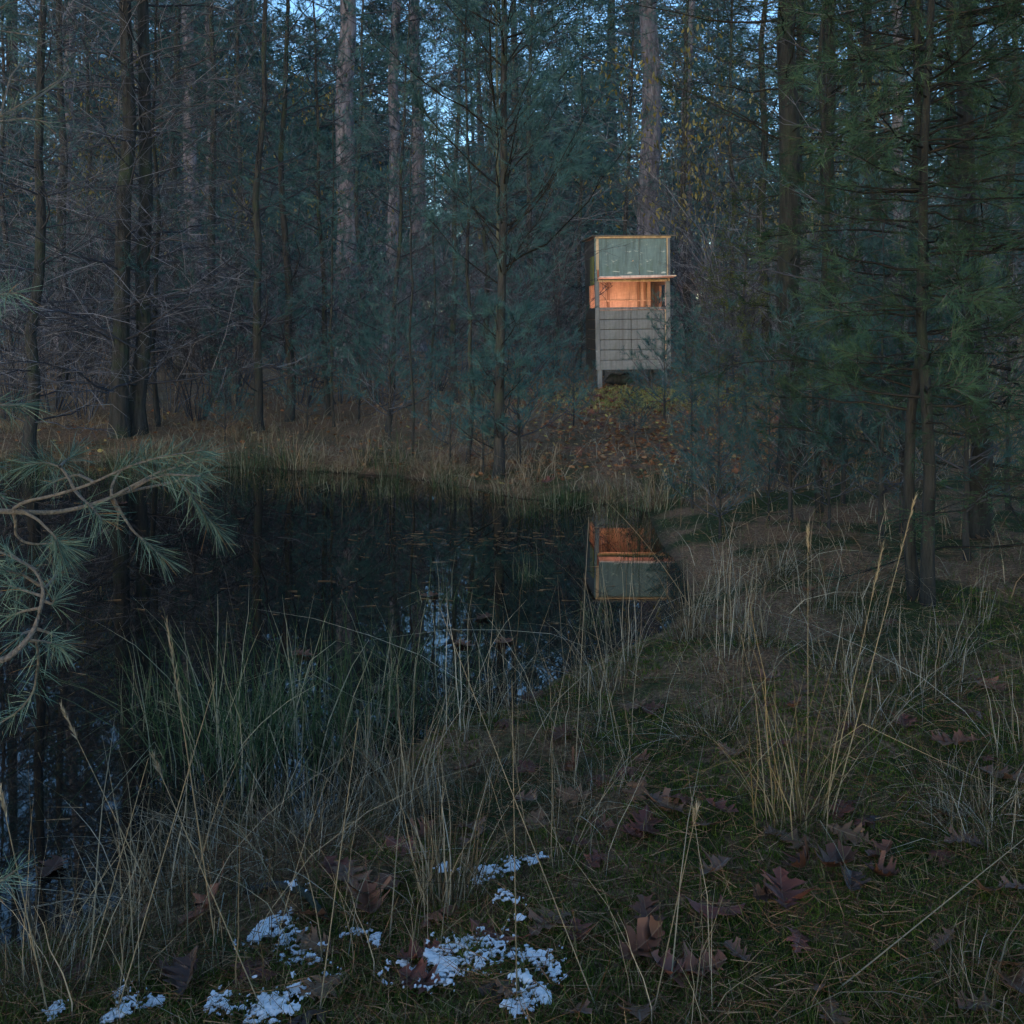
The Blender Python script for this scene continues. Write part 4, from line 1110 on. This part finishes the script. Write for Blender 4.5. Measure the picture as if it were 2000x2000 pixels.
# straw floating on the pond
rng = np.random.default_rng(306)
n = 900
x = np.concatenate([rng.uniform(-5, 2.4, n), rng.normal(-.25, .5, 260), rng.normal(-.6, .5, 90)]); y = np.concatenate([1 / rng.uniform(1 / 10, 1 / 2.6, n), rng.normal(7.3, .25, 260), rng.normal(5.9, .2, 90)])
k = pond_sd(x, y) < -.05; x, y = x[k], y[k]; n = len(x)
mb = MB()
mb.needles(np.stack([x, y, np.full(n, .003)], -1), norm(np.stack([rng.normal(size=n), rng.normal(size=n) * .5, np.zeros(n)], -1)), .03 + .10 * rng.random(n) ** 2, np.full(n, .004), rng, rng.random(n) * .6)
tag(ob('floating_straw', mb.mesh('floating_straw', M['straw_far'], smooth=False)), 'bits of straw and dead sedge floating on the pond', 'litter', None, 'stuff')

# ------------------------------------------------------------------ fallen oak leaves
def oak_leaf(seed, curl, fold, mt):
    rng = np.random.default_rng(seed)
    # half outline of a red oak leaf: (along the midrib, half width)
    half = [(0, .012), (.05, .03), (.12, .12), (.19, .21), (.20, .16), (.26, .12), (.33, .19), (.40, .35), (.44, .30), (.52, .33), (.50, .22), (.54, .14), (.62, .21), (.71, .35),
            (.74, .28), (.82, .28), (.79, .19), (.80, .12), (.86, .14), (.91, .19), (.93, .10), (1.0, .004)]
    verts, faces = [], []
    def side(sg):
        b0 = len(verts)
        for (u, v) in half:
            u2 = u + rng.normal() * .016; v2 = v * (1 + rng.normal() * .20)
            um = min(max(u2 - v2 * .42, 0), 1)
            for f in (0, .5, 1.0):
                verts.append((um * (1 - f) + u2 * f, sg * v2 * f))
        for i in range(len(half) - 1):
            for j in range(2):
                a = b0 + i * 3 + j; q_ = [a, a + 1, a + 4, a + 3]
                faces.append([q_[0], q_[1], q_[2]]); faces.append([q_[0], q_[2], q_[3]])
    side(1); side(-1)
    v = np.array(verts)
    u, w_ = v[:, 0], v[:, 1]
    ph = rng.random() * 6
    z = fold * np.abs(w_) + curl * (u - .5) ** 2 * 1.2 + .55 * curl * w_ ** 2 * 3 + .035 * np.sin(u * 9 + ph) * (np.abs(w_) * 4) + .02 * np.sin(w_ * 17 + ph)
    V = np.stack([u - .5, w_, z], -1)
    mb = MB(); mb.add(V, faces, np.clip(np.abs(w_) * 2.4, 0, 1))
    P = np.array([[[-.72, .01, .05 + curl * .5], [-.6, 0, .02 + curl * .35], [-.5, 0, curl * .3]]]); mb.tubes(P, np.full((1, 3), .008), 4, np.array([.2]))
    return mb.mesh('oak_leaf', M[mt])
LEAF = [oak_leaf(400 + i, c_, f_, m_) for i, (c_, f_, m_) in enumerate([
    (.25, .15, 'oak'), (-.3, .3, 'oak_red'), (.5, .1, 'oak_red'), (.15, .45, 'oak_pale'), (-.55, -.1, 'oak'), (.4, -.25, 'oak_red'), (.7, .3, 'oak'), (-.2, .5, 'oak_pale'), (.9, .5, 'oak'), (-.8, .2, 'oak_red'), (.05, .05, 'oak_tan'), (.6, -.4, 'oak_tan'), (-.4, -.3, 'oak_dark'), (.3, .7, 'oak_dark')])]
LCOL = ['brown', 'maroon', 'maroon', 'pale purplish', 'brown', 'maroon', 'brown', 'pale purplish', 'brown', 'maroon', 'tan', 'tan', 'blackish brown', 'blackish brown']
lp = [(867, 1793, 4, 1.2, .3), (965, 1838, 5, 1.2, 0), (1074, 1811, 1, 1.2, 0), (1125, 1836, 2, .8, 0), (998, 1928, 0, 1.25, 0), (1251, 1876, 6, 1.1, .7), (1331, 1909, 0, 1, 0),
 (911, 1632, 1, 1.2, .4), (930, 1655, 3, .9, .6), (1045, 1622, 3, 1.2, 0), (1161, 1695, 1, .8, .3), (1125, 1657, 2, .6, 0), (1175, 1630, 0, .7, .6), (1262, 1626, 5, 1.25, .3), (1244, 1561, 3, 1, .5),
 (1302, 1586, 3, 1.2, 0), (1034, 1510, 1, 1.1, .2), (1121, 1568, 5, 1, .5), (1030, 1579, 3, 1, .5), (1175, 1528, 0, 1.1, 0), (911, 1514, 0, 1, .5), (679, 1612, 3, 1.1, .8), (679, 1724, 1, 1.3, .2),
 (748, 1724, 4, 1.2, .4), (722, 1785, 0, 1.2, .2), (1096, 1445, 0, 1.2, 0), (1041, 1369, 0, 1.2, 0), (1237, 1387, 5, 1, .3), (820, 1883, 2, .9, .2), (722, 1496, 0, 1.1, 0),
 (1398, 1717, 3, 1.15, .3), (1528, 1762, 2, 1.15, .35), (1630, 1708, 0, 1.3, .2), (1648, 1593, 1, 1.1, .4), (1695, 1606, 7, 1.0, .1), (1394, 1789, 5, 1.3, .2), (1365, 1909, 0, 1.2, .1), (1380, 1630, 4, 1, .6),
 (1561, 1854, 1, .8, .4), (1858, 1608, 5, .9, .4), (1865, 1463, 0, 1.4, .2), (1960, 1532, 3, 1.4, .1), (1898, 1398, 3, 1.2, .2), (1930, 1347, 0, 1.3, 0), (1970, 1912, 6, 1.1, .7), (1985, 1950, 3, 1, .2),
 (1909, 1983, 3, .8, .1), (1836, 1680, 3, 1, .1), (1767, 1423, 2, .9, .1), (1662, 1423, 3, 1.3, 0), (1503, 1640, 3, .6, .5), (1325, 1575, 1, 1, .3), (1550, 1394, 6, .8, .4), (1503, 1333, 3, 1, .1),
 (1724, 1724, 2, .8, 0), (1988, 1750, 3, .8, .1), (1600, 1952, 7, .55, .6), (254, 1836, 4, 1.2, .8), (402, 1803, 6, 1.2, .7), (370, 1938, 4, 1.1, .7), (496, 1912, 1, 1.3, .1), (656, 1717, 2, 1, .2),
 (261, 1738, 5, 1.1, .8), (141, 1923, 0, .9, 0), (203, 1938, 2, .9, .1), (518, 1615, 0, 1, .2), (340, 1912, 5, 1, .5), (630, 1945, 4, 1, .3), (820, 1935, 2, .9, .3), (1430, 1480, 1, 1, .2), (1440, 1880, 3, .7, .1)]
mark = {'the golden fan-shaped tussock': G(1545, 1612), 'the snow-dusted stick': G(560, 1745), 'the largest snow patch': G(870, 1895), 'the upright tan tussock': G(872, 1770),
        'the bottom right corner': G(1990, 1990), 'the bottom left corner': G(10, 1990), 'the pale right-bank tussock': G(1800, 1350), 'the loose near-shore tussock': G(1130, 1430),
        'the near right pine foot': G(1800, 1165), 'the hide legs': (HX, HY, 0), 'the reflection of the hide': G(1360, 1180), 'the foot of the central pine': (at(972, 9.7)[0], 9.7, 0), 'the near rush clump': G(560, 1500)}
leaves = []
rl = np.random.default_rng(55)
def hydrate(x, y, z, v, size, tilt, idx=None):
    leaves.append((x, y, z, v, size, tilt))
for q_, (px, py, v, s, tl) in enumerate(lp):
    hydrate(*G(px, py), [v, v, v + 6 if v < 6 else v, v, 8 + q_ % 6][q_ % 5], .106 * s, tl * .8)
while len(leaves) < 118:                         # more, smaller in the moss and on the right bank
    y = 1 / rl.uniform(1 / 6.5, 1 / 1.9); x = rl.uniform(-.5, .56) * y
    if pond_sd(np.array([x]), np.array([y]))[0] > .1 and x > -.2 * y:
        hydrate(x, y, h1(x, y), int(rl.random() * 14), .06 + .06 * rl.random(), abs(rl.normal()) * .35)
while len(leaves) < 262:                         # far bank, mostly on the slope before the hide
    y = rl.uniform(8.8, 16); x = rl.normal(1.5, 1.2)
    if pond_sd(np.array([x]), np.array([y]))[0] > .15 and abs(x) < .5 * y:
        hydrate(x, y, h1(x, y) + .03, [0, 2, 4, 6, 0, 3][int(rl.random() * 6)], .085 + .06 * rl.random(), abs(rl.normal()) * .5)
for px, py in [(840, 1165), (945, 1208), (735, 1350), (100, 1700), (590, 1280), (770, 1400), (905, 1260), (985, 1255), (235, 985)]:   # afloat
    x, y = W(px, py); hydrate(x, y, .004, 0, .12, .02)
rows_ = {}
for i, l in enumerate(leaves):
    key = min(mark, key=lambda k: math.hypot(mark[k][0] - l[0], mark[k][1] - l[1]))
    rows_.setdefault((key, LCOL[l[3]], l[2] == .004), []).append((math.hypot(mark[key][0] - l[0], mark[key][1] - l[1]), i))
lab = {}
for (key, cname, fl), ls in rows_.items():
    for r_, (_, i) in enumerate(sorted(ls)):
        lab[i] = '%s oak leaf%s, %s nearest to %s' % (cname, ' afloat' if fl else ' on ground', rank(r_), key)
for i, (x, y, z, v, s, tl) in enumerate(leaves):
    o = ob('oak_leaf', LEAF[v], None, (x, y, z + (.012 + .22 * s * tl if z != .004 else .0)), (tl * math.cos(i * 2.4), tl * math.sin(i * 2.4), rl.random() * 6.28), s)
    tag(o, lab[i], 'leaf', 'fallen oak leaves')

# ------------------------------------------------------------------ snow remains, stick, log
def snow_patch(seed, w_, d_):
    """thin ragged crust: the part of a bumpy sheet that stands above the moss"""
    rng = np.random.default_rng(seed); mb = MB()
    c_ = .0030
    nx_, ny_ = int(w_ * 1.5 / c_) + 4, int(d_ * 1.5 / c_) + 4
    X_, Y_ = np.meshgrid((np.arange(nx_) - nx_ / 2) * c_, (np.arange(ny_) - ny_ / 2) * c_)
    o_ = rng.random(2) * 100
    f = 1.0 - np.sqrt((X_ / (w_ * .62)) ** 2 + (Y_ / (d_ * .62)) ** 2)
    f = f + 1.4 * vnoise(X_ * 40 + o_[0], Y_ * 30 + o_[1]) + 1.2 * vnoise(X_ * 95 + o_[1], Y_ * 75) + 1.1 * vnoise(X_ * 210, Y_ * 180 + o_[0]) - .42
    keep = f > 0
    Zs = .004 * np.clip(f, 0, .8) + .0022 * vnoise(X_ * 150 + 3, Y_ * 150) + .0004 * rng.normal(size=X_.shape)
    Xj = X_ + rng.normal(size=X_.shape) * c_ * .2; Yj = Y_ + rng.normal(size=X_.shape) * c_ * .2
    id_ = np.arange(nx_ * ny_).reshape(ny_, nx_)
    q_ = np.stack([id_[:-1, :-1], id_[:-1, 1:], id_[1:, 1:], id_[1:, :-1]], -1).reshape(-1, 4)
    kf = keep.ravel()
    t_ = np.concatenate([q_[:, [0, 1, 2]], q_[:, [0, 2, 3]]])
    t_ = t_[kf[t_].all(1)]
    if not len(t_): t_ = q_[len(q_) // 2:len(q_) // 2 + 1, [0, 1, 2]]
    us, inv = np.unique(t_, return_inverse=True)
    V = np.stack([Xj, Yj, Zs], -1).reshape(-1, 3)[us]
    mb.add(V, inv.reshape(-1, 3), 0)
    # the crust has an underside: skirt the grains down
    V2 = V.copy(); V2[:, 2] -= .002
    mb.add(V2, inv.reshape(-1, 3)[:, ::-1], 0)
    return mb
sp = [(536, 1804, 40, 40), (514, 1833, 34, 34), (489, 1843, 40, 30), (562, 1834, 45, 40), (576, 1876, 60, 36), (623, 1887, 70, 40), (239, 1945, 26, 26), (261, 1963, 50, 30), (297, 1970, 44, 24), (235, 1990, 56, 30),
 (435, 1985, 60, 30), (533, 1970, 90, 60), (576, 1949, 44, 34), (500, 1992, 70, 24), (692, 1829, 24, 18), (571, 1785, 14, 12), (994, 1771, 50, 34), (1005, 1702, 36, 40), (1045, 1688, 54, 20), (951, 1717, 44, 24), (929, 1735, 24, 26),
 (965, 1858, 100, 40), (885, 1890, 90, 60), (806, 1914, 90, 44), (889, 1918, 90, 50), (943, 1885, 50, 44), (838, 1926, 60, 30), (1063, 1901, 70, 44), (1027, 1934, 44, 40), (1052, 1959, 46, 36), (1016, 1980, 50, 34), (1012, 1807, 34, 18),
 (704, 1833, 44, 22), (708, 1756, 34, 18), (875, 1709, 40, 18), (740, 1847, 24, 18), (420, 1960, 30, 22), (100, 1990, 50, 20)]
byx = sorted(range(len(sp)), key=lambda i: sp[i][0])
for r_, i in enumerate(byx):
    px, py, w_, h_ = sp[i]
    x, y, z = G(px, py)
    sc = y / FPX
    mb = snow_patch(500 + i, w_ * sc * 1.1, h_ * sc * 1.9)
    size = 'large' if w_ * h_ > 3500 else ('small' if w_ * h_ < 1000 else 'middling')
    tag(ob('snow_patch', mb.mesh('snow_patch', M['snow']), None, (x, y, z + .014)), '%s remnant of old snow on the near bank moss, %s snow patch from the left' % (size, rank(r_)), 'snow', 'remnants of snow')
pts = [G(482, 1748), G(543, 1744), G(598, 1762), G(640, 1806)]
P = np.array(pts); P[:, 2] = H(P[:, 0], P[:, 1]) + np.array([.005, .018, .018, .004])
P -= P[0] * 0
s_ = np.linspace(0, 3, 14); Q = np.stack([np.interp(s_, range(4), P[:, j]) for j in range(3)], -1)
Q[1:-1] = .25 * Q[:-2] + .5 * Q[1:-1] + .25 * Q[2:]
mb = MB(); mb.tubes((Q - Q[0])[None], np.full((1, 14), .011) * np.linspace(1, .75, 14), 8, np.array([.3]))
st = tag(ob('fallen_stick', mb.mesh('fallen_stick', M['bark']), None, tuple(Q[0])), 'curved grey stick on the near bank with snow lying on top', 'stick')
for j, k in enumerate((7, 9)):
    mb = snow_patch(600 + j, .045, .03)
    tag(ob('snow_patch', mb.mesh('snow_patch', M['snow']), None, (Q[k][0], Q[k][1], Q[k][2] + .012)), 'snow lying on the curved grey stick, %s end' % ('thin' if j == 0 else 'thick'), 'snow', 'remnants of snow')
# mossy log under the hide
lg = np.random.default_rng(9)
P = np.array([[0, 0, .08], [.12, .05, .12], [.25, .08, .10], [.38, .10, .13], [.5, .16, .09]])
mb = MB(); mb.tubes(P[None], np.array([[.02, .10, .09, .11, .015]]), 9, np.array([.2]))
x, y = HX - .42, HY + .45
tag(ob('rotten_log', mb.mesh('rotten_log', M['bark']), None, (x, y, h1(x, y))), 'dark rotten log lying under the hide', 'log')
